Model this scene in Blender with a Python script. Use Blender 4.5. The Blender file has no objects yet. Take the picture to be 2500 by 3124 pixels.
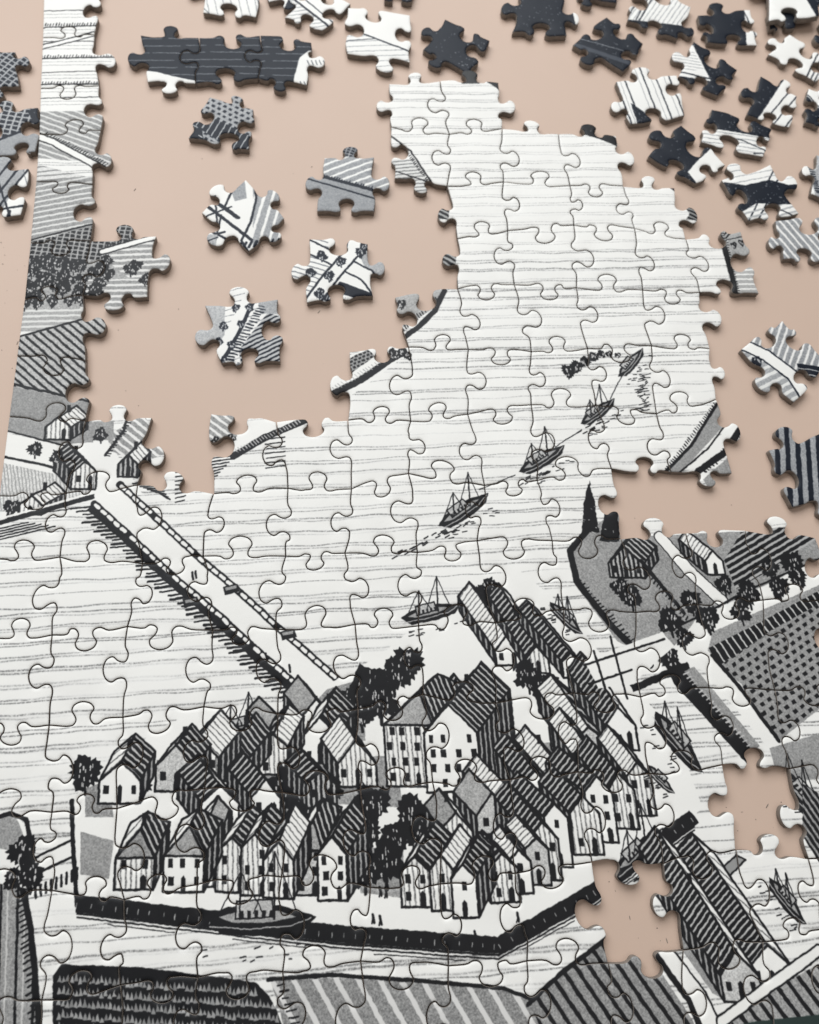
import bpy, bmesh, math, random
import numpy as np
from mathutils import Matrix, Vector
from mathutils.geometry import delaunay_2d_cdt

# ------------------------------------------------------------------ camera, light, exposure
PITCH = 0.018                       # one jigsaw piece, metres
THICK = 0.0023                      # board thickness
ASP = 1.0877                        # piece height / width
CAM = dict(f=2500.0, x=4.986, y=-14.163, z=11.475, rx=0.3273, ry=-0.0608, rz=-0.0590)
PW, PH = 2500.0, 3124.0             # photograph size used for measuring
OX, OY = 6.0, -9.0 * ASP            # grid point placed at the world origin


def rot(rx, ry, rz):
    return (Matrix.Rotation(rz, 3, 'Z') @ Matrix.Rotation(ry, 3, 'Y') @ Matrix.Rotation(rx, 3, 'X'))


scene = bpy.context.scene
R3 = rot(CAM['rx'], CAM['ry'], CAM['rz'])
CLOC = Vector(((CAM['x'] - OX) * PITCH, (CAM['y'] - OY) * PITCH, CAM['z'] * PITCH + THICK))
cam_data = bpy.data.cameras.new('camera')
cam = bpy.data.objects.new('camera', cam_data)
scene.collection.objects.link(cam)
cam.matrix_world = Matrix.Translation(CLOC) @ R3.to_4x4()
cam_data.sensor_fit = 'VERTICAL'
cam_data.sensor_height = 24.0
cam_data.lens = 24.0 * CAM['f'] / PH
cam_data.clip_start = 0.01
cam_data.clip_end = 20.0
cam_data.dof.use_dof = True
cam_data.dof.aperture_fstop = 13.0
scene.camera = cam
RN = np.array(R3)
CN = np.array(CLOC)


def unproject(px, py, z=THICK):
    """photograph pixel -> point of the horizontal plane at height z"""
    d = RN @ np.array([(px - PW / 2) / CAM['f'], -(py - PH / 2) / CAM['f'], -1.0])
    t = (z - CN[2]) / d[2]
    p = CN + d * t
    return float(p[0]), float(p[1])


_fx, _fy = unproject(1150, 2150)
cam_data.dof.focus_distance = float(abs((RN.T @ (np.array([_fx, _fy, THICK]) - CN))[2]))

world = bpy.data.worlds.new('World')
scene.world = world
world.use_nodes = True
bg = world.node_tree.nodes['Background']
bg.inputs['Color'].default_value = (0.92, 0.95, 1.0, 1)
bg.inputs['Strength'].default_value = 0.17


def area(name, loc, target, size, power, color):
    l = bpy.data.lights.new(name, 'AREA')
    l.shape = 'RECTANGLE'
    l.size, l.size_y = size
    l.energy = power
    l.color = color
    o = bpy.data.objects.new(name, l)
    scene.collection.objects.link(o)
    o.location = loc
    o.rotation_euler = (Vector(target) - Vector(loc)).to_track_quat('-Z', 'Y').to_euler()
    return o


area('window_light', (-0.30, 0.95, 1.05), (0, 0.02, 0), (1.7, 1.0), 28.0, (0.93, 0.97, 1.0))
area('room_light', (0.35, -0.25, 1.5), (0, 0, 0), (1.2, 1.2), 4.0, (1.0, 0.94, 0.86))
vs = scene.view_settings
vs.view_transform = 'Standard'
vs.look = 'None'
vs.exposure = 0.0
vs.gamma = 1.0
vs.use_curve_mapping = False

# ------------------------------------------------------------------ measured jigsaw grid (photograph pixels)
C = {}


def put(c, d):
    for r, xy in d.items():
        C[(r, c)] = xy


put(0,{0:(134,-40),1:(130,114),2:(123,268),3:(119,408),4:(109,553),5:(92,740),6:(74,913),7:(51,1085),8:(27,1270),9:(-4,1512),10:(-25,1704),11:(-52,1945),12:(-85,2215),13:(-118,2480),14:(-150,2735),15:(-195,3050),16:(-240,3330)})
put(1,{0:(310,-42),1:(289,105),2:(303,260),3:(308,398),4:(283,562),5:(277,734),6:(253,899),7:(262,1100),8:(261,1284),9:(201,1504),10:(183,1699),11:(159,1937),12:(150,2212),13:(158,2478),14:(158,2717),15:(127,3052),16:(120,3310)})
put(2,{5:(478,719),6:(451,906),8:(464,1272),9:(420,1478),10:(435,1719),11:(389,1911),12:(375,2188),13:(357,2467),14:(379,2745),15:(368,3005),16:(360,3300)})
put(3,{8:(643,1261),9:(652,1505),10:(620,1696),11:(649,1922),12:(622,2156),13:(625,2406),14:(602,2699),15:(604,2983),16:(600,3280)})
put(4,{8:(843,1286),9:(879,1489),10:(872,1696),11:(843,1920),12:(848,2178),13:(861,2418),14:(859,2676),15:(863,2966),16:(855,3270)})
put(5,{7:(1066,1072),8:(1062,1281),9:(1073,1491),10:(1053,1687),11:(1084,1904),12:(1093,2163),13:(1100,2409),14:(1131,2708),15:(1101,2933),16:(1110,3260)})
put(6,{2:(1187,254),3:(1194,386),4:(1204,543),6:(1205,906),7:(1247,1058),8:(1254,1284),9:(1247,1444),10:(1274,1685),11:(1278,1909),12:(1291,2118),13:(1321,2386),14:(1345,2697),15:(1369,2947),16:(1360,3240)})
put(7,{2:(1343,245),3:(1372,409),4:(1365,567),5:(1396,728),6:(1397,880),7:(1430,1065),8:(1428,1263),9:(1479,1480),10:(1457,1649),11:(1513,1900),12:(1513,2145),13:(1557,2379),14:(1573,2665),15:(1609,2932),16:(1625,3230)})
put(8,{2:(1522,250),3:(1533,391),4:(1537,554),5:(1550,703),6:(1570,868),7:(1622,1072),8:(1622,1234),9:(1640,1465),10:(1686,1649),11:(1720,1859),12:(1751,2114),13:(1765,2355),14:(1808,2630),15:(1858,2939),16:(1880,3220)})
put(9,{3:(1705,406),4:(1740,565),5:(1752,686),6:(1760,877),7:(1794,1062),8:(1820,1236),9:(1867,1429),10:(1896,1643),11:(1942,1868),12:(1956,2126),13:(1983,2360),14:(2025,2635),15:(2086,2899),16:(2100,3200)})
put(10,{3:(1881,413),4:(1903,567),5:(1937,696),6:(1962,884),7:(1989,1054),8:(2004,1261),9:(2049,1440),10:(2093,1625),11:(2129,1844),12:(2165,2098),13:(2206,2333),14:(2247,2592),15:(2329,2874),16:(2360,3180)})
put(11,{4:(2060,572),5:(2094,728),6:(2136,891),7:(2168,1063),8:(2187,1217),9:(2236,1444),10:(2276,1617),11:(2330,1830),12:(2366,2105),13:(2411,2345),14:(2468,2620),15:(2508,2836),16:(2580,3160)})
put(12,{5:(2262,704),6:(2318,895),10:(2490,1640),11:(2530,1830),12:(2575,2090),13:(2620,2335),14:(2680,2600),15:(2750,2820),16:(2800,3130)})

CELLS = set()
for c, rows in {0: range(0, 16), 1: [5] + list(range(8, 16)), 2: range(9, 16), 3: range(8, 16), 4: range(8, 16),
                5: range(7, 16), 6: [2, 3] + list(range(6, 16)), 7: range(2, 16), 8: list(range(3, 14)) + [15],
                9: list(range(3, 9)) + list(range(10, 16)), 10: [4, 5, 6, 7, 8, 10, 11, 12, 14, 15],
                11: [5] + list(range(10, 16))}.items():
    for r in rows:
        CELLS.add((r, c))

# knob directions read off the photograph; columns start at the given index.  H: u = up, d = down.  V: l = left, r = right
Hd, Vd = {}, {}


def sethk(r, start, s):
    for i, ch in enumerate(s):
        Hd[(r, start + i)] = 1 if ch == 'u' else -1


def setvk(r, start, s):
    for i, ch in enumerate(s):
        Vd[(r, start + i)] = 1 if ch == 'r' else -1


for r, s in {1: 'u', 2: 'd', 3: 'u', 4: 'd', 5: 'du', 6: 'ud', 7: 'd', 8: 'uu'}.items():
    sethk(r, 0, s)
sethk(2, 6, 'uu'); sethk(3, 6, 'uuuu'); sethk(4, 6, 'duudu'); sethk(5, 7, 'uddud'); sethk(6, 6, 'dddudu')
sethk(7, 5, 'duduDu'.lower()); sethk(8, 3, 'dduuduDu'.lower())
sethk(9, 0, 'duu' + 'uududuud'); sethk(10, 0, 'uud' + 'udu' + 'dddudu'); sethk(11, 0, 'udd' + 'duu' + 'uududu')
sethk(12, 0, 'dud' + 'ddd' + 'uddudd'); sethk(13, 0, 'uud' + 'duu' + 'uuduud'); sethk(14, 0, 'uuu' + 'duu' + 'udddud')
sethk(15, 0, 'dud' + 'dud' + 'duddud')
for r, ch in enumerate('lrlrlrrlllllrlrr'):
    Vd[(r, 1)] = 1 if ch == 'r' else -1
setvk(2, 6, 'llr'); setvk(3, 6, 'rlrrr'); setvk(4, 7, 'lrrlr'); setvk(5, 2, 'r'); setvk(5, 7, 'llrrrl')
setvk(6, 6, 'rrrrrr'); setvk(7, 5, 'llrrrrr'); setvk(8, 2, 'r'); setvk(8, 3, 'rllrlrllr')
setvk(9, 2, 'rrllllrl'); setvk(10, 2, 'rllrlrlrlrl'); setvk(11, 2, 'lllllrrrlr'); setvk(12, 2, 'rlrrrrlrrr')
setvk(13, 2, 'rllllLrrll'.lower()); setvk(14, 2, 'llrlrllLrl'.lower()); setvk(15, 2, 'llrllrrrll')

random.seed(11)


def W(px):
    return np.array(unproject(*px))


def knob_edge(A, B, d, rnd, tc=None, steps=4):
    """points from A to B with one knob of direction d (+1 = left hand side of A->B), 0 = straight"""
    A, B = np.array(A, float), np.array(B, float)
    L = np.linalg.norm(B - A)
    t = (B - A) / L
    n = np.array([-t[1], t[0]])
    if d == 0:
        return np.array([A + (B - A) * k / 8 for k in range(9)])
    s = 0.001 * rnd.uniform(0.92, 1.08) * min(1.08, max(0.80, L / 0.0185))
    ac = L * (tc if tc is not None else rnd.uniform(0.44, 0.56))
    sk = rnd.uniform(-0.22, 0.22)
    wl, wr = rnd.uniform(0.92, 1.12), rnd.uniform(0.92, 1.12)
    hh = rnd.uniform(0.92, 1.08)
    b1, b2 = rnd.uniform(-0.75, 0.45) * s, rnd.uniform(-0.75, 0.45) * s
    s1, s2 = rnd.uniform(-0.9, -0.2), rnd.uniform(-0.9, -0.2)
    P = [(0, 0), (ac * 0.45, b1), (ac - 3.7 * s, (s1 - 0.1) * s), (ac - 2.55 * s, s1 * s), (ac - 1.86 * s, 0.1 * s),
         (ac - 1.72 * s, 0.8 * s), (ac - 1.98 * s, 1.7 * s), (ac - 2.6 * wl * s, 2.9 * hh * s), (ac - 1.95 * wl * s, 4.2 * hh * s),
         (ac, 4.85 * hh * s), (ac + 1.95 * wr * s, 4.2 * hh * s), (ac + 2.6 * wr * s, 2.9 * hh * s), (ac + 1.98 * s, 1.7 * s),
         (ac + 1.72 * s, 0.8 * s), (ac + 1.86 * s, 0.1 * s), (ac + 2.55 * s, s2 * s), (ac + 3.7 * s, (s2 - 0.1) * s),
         (L - (L - ac) * 0.45, b2), (L, 0)]
    Q = []
    for a, h in P:
        if 0 < a < L and h > 0:
            a += h * sk
        Q.append((a, h))
    Q = np.array(Q)
    out = []
    n_ = len(Q)
    for i in range(n_ - 1):
        p0, p1, p2, p3 = Q[max(i - 1, 0)], Q[i], Q[i + 1], Q[min(i + 2, n_ - 1)]
        m = steps if 2 <= i <= n_ - 4 else 4
        # centripetal Catmull-Rom
        k0 = 0.0
        k1 = k0 + max(np.linalg.norm(p1 - p0), 1e-9) ** 0.5
        k2 = k1 + max(np.linalg.norm(p2 - p1), 1e-9) ** 0.5
        k3 = k2 + max(np.linalg.norm(p3 - p2), 1e-9) ** 0.5
        for j in range(m):
            u = k1 + (k2 - k1) * j / m
            A1 = (k1 - u) / (k1 - k0) * p0 + (u - k0) / (k1 - k0) * p1 if k1 - k0 > 1e-4 * (k2 - k1) and i > 0 else p1
            A2 = (k2 - u) / (k2 - k1) * p1 + (u - k1) / (k2 - k1) * p2
            A3 = (k3 - u) / (k3 - k2) * p2 + (u - k2) / (k3 - k2) * p3 if i < n_ - 2 else p2
            B1 = (k2 - u) / (k2 - k0) * A1 + (u - k0) / (k2 - k0) * A2 if i > 0 else A2
            B2 = (k3 - u) / (k3 - k1) * A2 + (u - k1) / (k3 - k1) * A3 if i < n_ - 2 else A2
            out.append((k2 - u) / (k2 - k1) * B1 + (u - k1) / (k2 - k1) * B2)
    out.append(Q[-1])
    return np.array([A + t * a + n * (h * d) for a, h in out])


def offset_poly(P, d):
    """move a counter-clockwise outline inwards by d"""
    prv, nxt = np.roll(P, 1, 0), np.roll(P, -1, 0)
    e1 = P - prv
    e2 = nxt - P
    e1 /= np.maximum(np.linalg.norm(e1, axis=1)[:, None], 1e-9)
    e2 /= np.maximum(np.linalg.norm(e2, axis=1)[:, None], 1e-9)
    n1 = np.c_[-e1[:, 1], e1[:, 0]]
    n2 = np.c_[-e2[:, 1], e2[:, 0]]
    m = n1 + n2
    m /= np.maximum(np.linalg.norm(m, axis=1)[:, None], 1e-9)
    k = np.clip(1.0 / np.maximum((m * n1).sum(1), 0.35), 1, 1.6)
    Q = P + m * (d * k)[:, None]
    for _ in range(12):                       # undo folds at tight corners
        dq, dp = np.roll(Q, -1, 0) - Q, nxt - P
        bad = (dq * dp).sum(1) <= 0.05 * (dp * dp).sum(1)
        if not bad.any():
            break
        near = bad | np.roll(bad, 1)
        near = near | np.roll(near, 1) | np.roll(near, -1)
        Qs = (np.roll(Q, 1, 0) + np.roll(Q, -1, 0) + Q) / 3
        Q = np.where(near[:, None], Qs, Q)
    return Q


def clean(P):
    keep = [0]
    for i in range(1, len(P)):
        if np.linalg.norm(P[i] - P[keep[-1]]) > 6e-5:
            keep.append(i)
    if np.linalg.norm(P[keep[-1]] - P[0]) < 6e-5:
        keep.pop()
    P = P[keep]
    a = 0.5 * np.sum(P[:, 0] * np.roll(P[:, 1], -1) - np.roll(P[:, 0], -1) * P[:, 1])
    return P if a > 0 else P[::-1].copy()


GAP = 0.00011
RIM = (0.00006, -0.00026)             # where the printed paper starts: inset, drop
PROFILE = ((0.00006, -0.00026), (0.00015, -0.00016), (0.00034, -0.00008), (0.00060, -0.00003), (0.00095, 0.0))


def dist_to_outline(pts, P):
    A, B = P, np.roll(P, -1, 0)
    d = B - A
    l2 = np.maximum((d * d).sum(1), 1e-14)
    t = np.clip(((pts[:, None, :] - A[None]) * d[None]).sum(2) / l2[None], 0, 1)
    return np.sqrt((((A[None] + t[..., None] * d[None]) - pts[:, None, :]) ** 2).sum(2).min(1))


def inside(pts, P):
    x, y = pts[:, 0][:, None], pts[:, 1][:, None]
    x1, y1 = P[:, 0][None], P[:, 1][None]
    x2, y2 = np.roll(P[:, 0], -1)[None], np.roll(P[:, 1], -1)[None]
    dy = np.where(y2 == y1, 1e-12, y2 - y1)
    return ((((y1 > y) != (y2 > y)) & (x < (x2 - x1) * (y - y1) / dy + x1)).sum(1) % 2) == 1


def make_mesh(name, verts, faces, mats, uvf):
    me = bpy.data.meshes.new(name)
    me.from_pydata(verts, [], faces)
    uv = me.uv_layers.new(name='UVMap')
    li = np.empty(len(me.loops), dtype=np.int32)
    me.loops.foreach_get('vertex_index', li)
    uvs = uvf(np.array(verts)[:, :2])[li]
    uv.data.foreach_set('uv', np.ascontiguousarray(uvs, dtype=np.float32).ravel())
    me.polygons.foreach_set('use_smooth', [len(f) <= 4 for f in faces])
    me.polygons.foreach_set('material_index', mats)
    me.update()
    return me


def piece_meshes(P, uvf, split):
    """board body with cut edges and a printed, slightly cushioned face.  P: outline in the plane"""
    P = offset_poly(clean(P), GAP)
    n = len(P)
    rim = offset_poly(P, RIM[0])
    body, bf = [], []
    rings = ((offset_poly(P, 0.0001), 0.0), (P, 0.00015), (P, THICK - 0.00050), (offset_poly(P, 0.00002), THICK - 0.00036), (rim, THICK + RIM[1]))
    for Qr, z in rings:
        body += [(x, y, z) for x, y in Qr]
    bf.append(tuple(range(n - 1, -1, -1)))
    for k in range(len(rings) - 1):
        for i in range(n):
            j = (i + 1) % n
            bf.append((k * n + i, k * n + j, k * n + n + j, k * n + n + i))
    # printed face: height follows the distance from the cut edge
    pts = [rim]
    for ins, dz in PROFILE[1:]:
        c_ = offset_poly(P, ins)
        c_ = c_[inside(c_, rim)]
        c_ = c_[dist_to_outline(c_, P) > ins * 0.93]
        pts.append(c_[::2] if ins > 0.0005 else c_)
    pv = np.vstack(pts)
    z = np.interp(dist_to_outline(pv, P), [a for a, b in PROFILE], [b for a, b in PROFILE])
    z[:n] = RIM[1]
    res = delaunay_2d_cdt([Vector((float(x), float(y))) for x, y in pv], [(i, (i + 1) % n) for i in range(n)], [], 1, 1e-9)
    vo, fo, src = res[0], res[2], res[3]
    fv = []
    for v, s_ in zip(vo, src):
        zz = z[s_[0]] if s_ else RIM[1]
        fv.append((v.x, v.y, THICK + float(zz)))
    ff = [tuple(f) for f in fo]
    if split:
        return make_mesh('cardboard_base', body, bf, [0] * len(bf), uvf), make_mesh('printed_face', fv, ff, [0] * len(ff), uvf)
    o = len(body)
    return make_mesh('puzzle_piece', body + fv, bf + [tuple(i + o for i in f) for f in ff], [0] * len(bf) + [1] * len(ff), uvf)


# ------------------------------------------------------------------ drawing kit: woodcut-like print drawn into arrays
PPM = 7.0                            # print pixels per millimetre


def smooth_noise(h, w, cell, seed):
    g = np.random.default_rng(seed)
    gh, gw = int(h / cell) + 3, int(w / cell) + 3
    a = g.uniform(-1, 1, (gh, gw)).astype(np.float32)
    y, x = np.arange(h) / cell, np.arange(w) / cell
    yi, xi = y.astype(int), x.astype(int)
    fy, fx = (y - yi)[:, None], (x - xi)[None, :]
    fy, fx = fy * fy * (3 - 2 * fy), fx * fx * (3 - 2 * fx)
    A, B = a[yi][:, xi], a[yi][:, xi + 1]
    Cc, D = a[yi + 1][:, xi], a[yi + 1][:, xi + 1]
    return ((A * (1 - fx) + B * fx) * (1 - fy) + (Cc * (1 - fx) + D * fx) * fy).astype(np.float32)


WHITE, GREY, BLACK = 0.925, 0.60, 0.135


class Canvas:
    def __init__(s, w, h, seed):
        s.w, s.h = w, h
        s.a = np.full((h, w), WHITE, np.float32)
        s.n1 = smooth_noise(h, w, 5, seed) * 0.9 + smooth_noise(h, w, 14, seed + 1) * 0.8
        s.n2 = smooth_noise(h, w, 5, seed + 2) * 0.9 + smooth_noise(h, w, 14, seed + 3) * 0.8
        s.lo = smooth_noise(h, w, 60, seed + 4)
        s.grain = np.random.default_rng(seed + 5).uniform(-1, 1, (h, w)).astype(np.float32) * 0.6 + smooth_noise(h, w, 2, seed + 6) * 0.7

    def box(s, P, pad=3):
        x0, y0 = np.floor(P.min(0)).astype(int) - pad
        x1, y1 = np.ceil(P.max(0)).astype(int) + pad
        x0, y0, x1, y1 = max(x0, 0), max(y0, 0), min(x1, s.w), min(y1, s.h)
        if x1 <= x0 or y1 <= y0:
            return None
        return x0, y0, x1, y1

    def grid(s, b, rough, ss):
        x0, y0, x1, y1 = b
        o = (np.arange(ss) + 0.5) / ss
        xs = (np.arange(x0, x1)[:, None] + o[None, :]).ravel()
        ys = (np.arange(y0, y1)[:, None] + o[None, :]).ravel()
        X, Y = np.meshgrid(xs, ys)
        if rough:
            X = X + np.repeat(np.repeat(s.n1[y0:y1, x0:x1], ss, 0), ss, 1) * rough
            Y = Y + np.repeat(np.repeat(s.n2[y0:y1, x0:x1], ss, 0), ss, 1) * rough
        return X.astype(np.float32), Y.astype(np.float32)

    @staticmethod
    def down(m, ss):
        h, w = m.shape
        return m.reshape(h // ss, ss, w // ss, ss).mean((1, 3)).astype(np.float32)

    def mask(s, P, rough=0.7, ss=2):
        P = np.asarray(P, np.float32)
        b = s.box(P)
        if b is None:
            return None, None
        X, Y = s.grid(b, rough, ss)
        ins = np.zeros(X.shape, bool)
        n = len(P)
        for i in range(n):
            x1, y1 = P[i]
            x2, y2 = P[(i + 1) % n]
            if y1 == y2:
                continue
            ins ^= ((y1 > Y) != (y2 > Y)) & (X < (x2 - x1) * (Y - y1) / (y2 - y1) + x1)
        return b, s.down(ins.astype(np.float32), ss)

    def blend(s, b, m, val):
        x0, y0, x1, y1 = b
        r = s.a[y0:y1, x0:x1]
        r += (val - r) * m

    def fill(s, P, val=BLACK, rough=0.7):
        b, m = s.mask(P, rough)
        if b:
            s.blend(b, m, val)

    def stipple(s, P, val=GREY, amp=0.10, rough=0.5):
        b, m = s.mask(P, rough)
        if b:
            x0, y0, x1, y1 = b
            s.blend(b, m, np.clip(val + s.grain[y0:y1, x0:x1] * amp, 0.1, 0.95))

    def hatch(s, P, d, sp, duty=0.5, line=BLACK, back=None, amp=0.0, rough=0.8, phase=0.0, broken=0.0, amp_line=0.0):
        """parallel lines of direction d (px), spacing sp px, drawn inside polygon P"""
        b, m = s.mask(P, 0.6)
        if not b:
            return
        x0, y0, x1, y1 = b
        ss = 2
        X, Y = s.grid(b, rough, ss)
        d = np.asarray(d, float)
        d = d / np.linalg.norm(d)
        q = (-X * d[1] + Y * d[0]) / sp + phase
        f = np.abs(q - np.floor(q) - 0.5) * 2
        ln = (f < duty).astype(np.float32)
        if broken:
            t = (X * d[0] + Y * d[1]) / (sp * 6) + np.floor(q) * 0.37
            ln *= ((t - np.floor(t)) > broken)
        ln = s.down(ln, ss)
        g = s.grain[y0:y1, x0:x1]
        if back is not None:
            s.blend(b, m, np.clip(back + g * amp, 0.1, 0.95))
        s.blend(b, m * ln, np.clip(line + g * amp_line, 0.1, 0.95))

    def dots(s, P, d, sp, size=0.3, line=BLACK, back=GREY, amp=0.1, net=False):
        b, m = s.mask(P, 0.6)
        if not b:
            return
        x0, y0, x1, y1 = b
        ss = 2
        X, Y = s.grid(b, 0.9, ss)
        d = np.asarray(d, float)
        d = d / np.linalg.norm(d)
        u = (X * d[0] + Y * d[1]) / sp
        v = (-X * d[1] + Y * d[0]) / (sp * 0.8)
        if not net:
            u = u + 0.5 * (np.floor(v) % 2)
        fu, fv = np.abs(u - np.floor(u) - 0.5), np.abs(v - np.floor(v) - 0.5)
        ln = ((fu < size) & (fv < size)).astype(np.float32)
        ln = s.down(ln, ss)
        g = s.grain[y0:y1, x0:x1]
        s.blend(b, m, np.clip(back + g * amp, 0.1, 0.95))
        s.blend(b, m * ln, line)

    def stroke(s, P, w, val=BLACK, rough=0.7, amp=0.0):
        P = np.asarray(P, np.float32)
        for i in range(len(P) - 1):
            a, c = P[i], P[i + 1]
            b = s.box(np.array([a, c]), int(w) + 4)
            if b is None:
                continue
            x0, y0, x1, y1 = b
            X, Y = s.grid(b, rough, 2)
            dv = c - a
            l2 = max(float(dv @ dv), 1e-6)
            t = np.clip(((X - a[0]) * dv[0] + (Y - a[1]) * dv[1]) / l2, 0, 1)
            dist = np.hypot(X - a[0] - t * dv[0], Y - a[1] - t * dv[1])
            m = s.down((dist < w / 2).astype(np.float32), 2)
            g = s.grain[y0:y1, x0:x1]
            s.blend(b, m * (np.clip(0.75 + g * amp, 0, 1) if amp else 1), val)

    def outline(s, P, w=3.0, val=BLACK, rough=0.7):
        P = list(P)
        s.stroke(P + [P[0]], w, val, rough)

    def fringe(s, A, B, length, sp, w=2.2, val=BLACK, side=1, lean=0.25, seed=0):
        """short strokes standing on the line A-B"""
        r = random.Random(seed + int(A[0] * 7 + B[1]))
        A, B = np.array(A, float), np.array(B, float)
        L = np.linalg.norm(B - A)
        t = (B - A) / L
        n = np.array([-t[1], t[0]]) * side
        k = 0.0
        while k < L:
            p = A + t * k
            h = length * r.uniform(0.65, 1.15)
            s.stroke([p, p + n * h + t * h * lean], w * r.uniform(0.7, 1.2), val)
            k += sp * r.uniform(0.8, 1.2)

    def tree(s, c, size, seed=0, trunk=True, flecks=True):
        r = random.Random(seed * 31 + int(c[0]) + int(c[1]))
        cx, cy = c
        if trunk:
            s.stroke([(cx, cy + size * 0.6), (cx + r.uniform(-2, 2), cy + size * 1.2)], max(2.5, size * 0.16))
        n = 34
        pts = []
        for i in range(n):
            a = 2 * math.pi * i / n
            lump = 1 + 0.13 * math.sin(3 * a + seed) + 0.08 * math.sin(5 * a + 2 * seed)
            k = size * lump * (r.uniform(0.95, 1.14) if i % 2 else r.uniform(0.80, 0.95))
            pts.append((cx + math.cos(a) * k * 0.86, cy + math.sin(a) * k * 0.92))
        s.fill(pts, BLACK, 1.2)
        if flecks:
            for i in range(int(2 + size * 0.42)):
                a, k = r.uniform(0, 6.28), size * 0.66 * math.sqrt(r.random())
                x, y = cx + math.cos(a) * k * 0.8, cy + math.sin(a) * k
                s.stroke([(x, y), (x + r.uniform(-1, 1), y + r.uniform(2, max(3, size * 0.2)))], r.uniform(1.3, 2.3), WHITE * 0.88)

    def flecks(s, P, count, val=0.8, seed=0, length=3.0, w=1.3):
        P = np.asarray(P, float)
        r = random.Random(seed)
        b, m = s.mask(P, 0)
        if not b:
            return
        x0, y0, x1, y1 = b
        k = 0
        while k < count:
            x, y = r.uniform(x0, x1 - 1), r.uniform(y0, y1 - 1)
            k += 1
            if m[int(y) - y0, int(x) - x0] > 0.9:
                a = r.uniform(0, 3.14)
                l = r.uniform(0.2, 1) * length
                s.stroke([(x, y), (x + math.cos(a) * l, y + math.sin(a) * l)], w * r.uniform(0.5, 1.1), val)

    def water(s, b, slope, sp, w=1.9, dark=0.42, seed=0):
        """pairs of soft crayon-like lines over the pixel box b"""
        x0, y0, x1, y1 = [int(v) for v in b]
        r = random.Random(seed)
        xs = np.arange(x0, x1)
        y = y0 - abs(slope) * (x1 - x0)
        while y < y1 + abs(slope) * (x1 - x0):
            ph = [(r.uniform(0, 6.28), r.uniform(140, 420), r.uniform(0.3, 1.1)) for _ in range(3)]
            for off in ([0] if r.random() < 0.12 else [0, sp * r.uniform(0.18, 0.28)]):
                yc = y + off + slope * (xs - x0)
                for p, wl, am in ph:
                    yc = yc + np.sin(xs / wl * 6.28 + p) * am
                for _ in range(2):
                    yc = yc + np.sin(xs / r.uniform(50, 120) * 6.28 + r.uniform(0, 6)) * 0.45
                pr = 0.62 + 0.38 * np.sin(xs / r.uniform(120, 400) + r.uniform(0, 6)) + 0.2 * np.sin(xs / r.uniform(30, 80))
                ww = w * r.uniform(0.6, 1.25)
                lo = int(max(y0, math.floor(yc.min()) - 5))
                hi = int(min(y1, math.ceil(yc.max()) + 6))
                if hi <= lo:
                    continue
                rows = np.arange(lo, hi)[:, None]
                m = np.exp(-((rows + 0.5 - yc[None, :]) / ww) ** 2) * np.clip(pr, 0.1, 1)[None, :]
                g = s.grain[lo:hi, x0:x1]
                m = np.clip(m * (0.95 + 0.9 * g), 0, 1) * 0.85
                rg = s.a[lo:hi, x0:x1]
                rg += (dark - rg) * m
            y += sp * r.uniform(0.86, 1.14)

    def house(s, x, y, w, h, d, style=0, seed=0):
        """house with its front wall at (x, y), width w, wall height h, running back by vector d (print px).
        style 0 dark near slope, 1 dark far slope, 2 grey near slope, 3 hipped roof"""
        r = random.Random(seed)
        gh = w * r.uniform(0.42, 0.62)
        sl = r.uniform(0.03, 0.10)
        A, B = (x, y), (x + w, y + w * sl)
        a, bq = (x, y - h), (x + w, y + w * sl - h)
        ap = (x + w * 0.5, y + w * sl * 0.5 - h - gh)
        dx, dy = d
        sh = lambda p, k=1.0: (p[0] + dx * k, p[1] + dy * k)
        right = dx > 0
        e0, e1 = (bq, B) if right else (a, A)
        side = [e0, e1, sh(e1), sh(e0)]
        s.fill(side, BLACK)
        s.hatch(side, (0, 1), 8.5, 0.34, line=GREY * 1.05, amp_line=0.06, phase=r.random())
        s.outline(side, 3.6)
        if style == 3:
            m0, m1 = sh(ap, 0.30), sh(ap, 0.80)
            faces = [([a, bq, m0], 'g'), ([bq, m0, m1, sh(bq)] if right else [a, m0, m1, sh(a)], 'd'), ([a, m0, m1, sh(a)] if right else [bq, m0, m1, sh(bq)], 'w')]
            faces = [faces[2], faces[1], faces[0]]
        else:
            near, far = ([bq, ap, sh(ap), sh(bq)], [a, ap, sh(ap), sh(a)]) if right else ([a, ap, sh(ap), sh(a)], [bq, ap, sh(ap), sh(bq)])
            faces = [(far, 'd' if style == 1 else 'w'), (near, {0: 'd', 1: 'w', 2: 'g'}[style])]
        for poly, k in faces:
            v = np.array(poly[1]) - np.array(poly[0])
            if k == 'd':
                s.fill(poly, BLACK)
                s.hatch(poly, v, 8.6, 0.34, line=GREY * 1.25, amp_line=0.06, phase=r.random())
            elif k == 'g':
                s.stipple(poly, GREY * r.uniform(0.95, 1.1), 0.13)
            else:
                s.fill(poly, WHITE)
                s.hatch(poly, v, 7.6, 0.26, line=0.45, amp_line=0.2, phase=r.random())
            s.outline(poly, 3.8)
        front = [A, B, bq, a] if style == 3 else [A, B, bq, ap, a]
        s.fill(front, WHITE)
        k = r.random()
        if k < 0.5:
            s.hatch(front, (0.03, 1), 8.0, 0.34, line=0.52, amp_line=0.2)
        elif k < 0.62:
            s.stipple(front, 0.76, 0.13)
        elif k < 0.72:
            s.fill(front, BLACK)
            s.hatch(front, (0.02, 1), 8.5, 0.46, line=0.72, amp_line=0.08)
        s.outline(front, 3.8)
        nf = max(1, int(h / 22))
        nc = max(1, int(w / 21))
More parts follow.
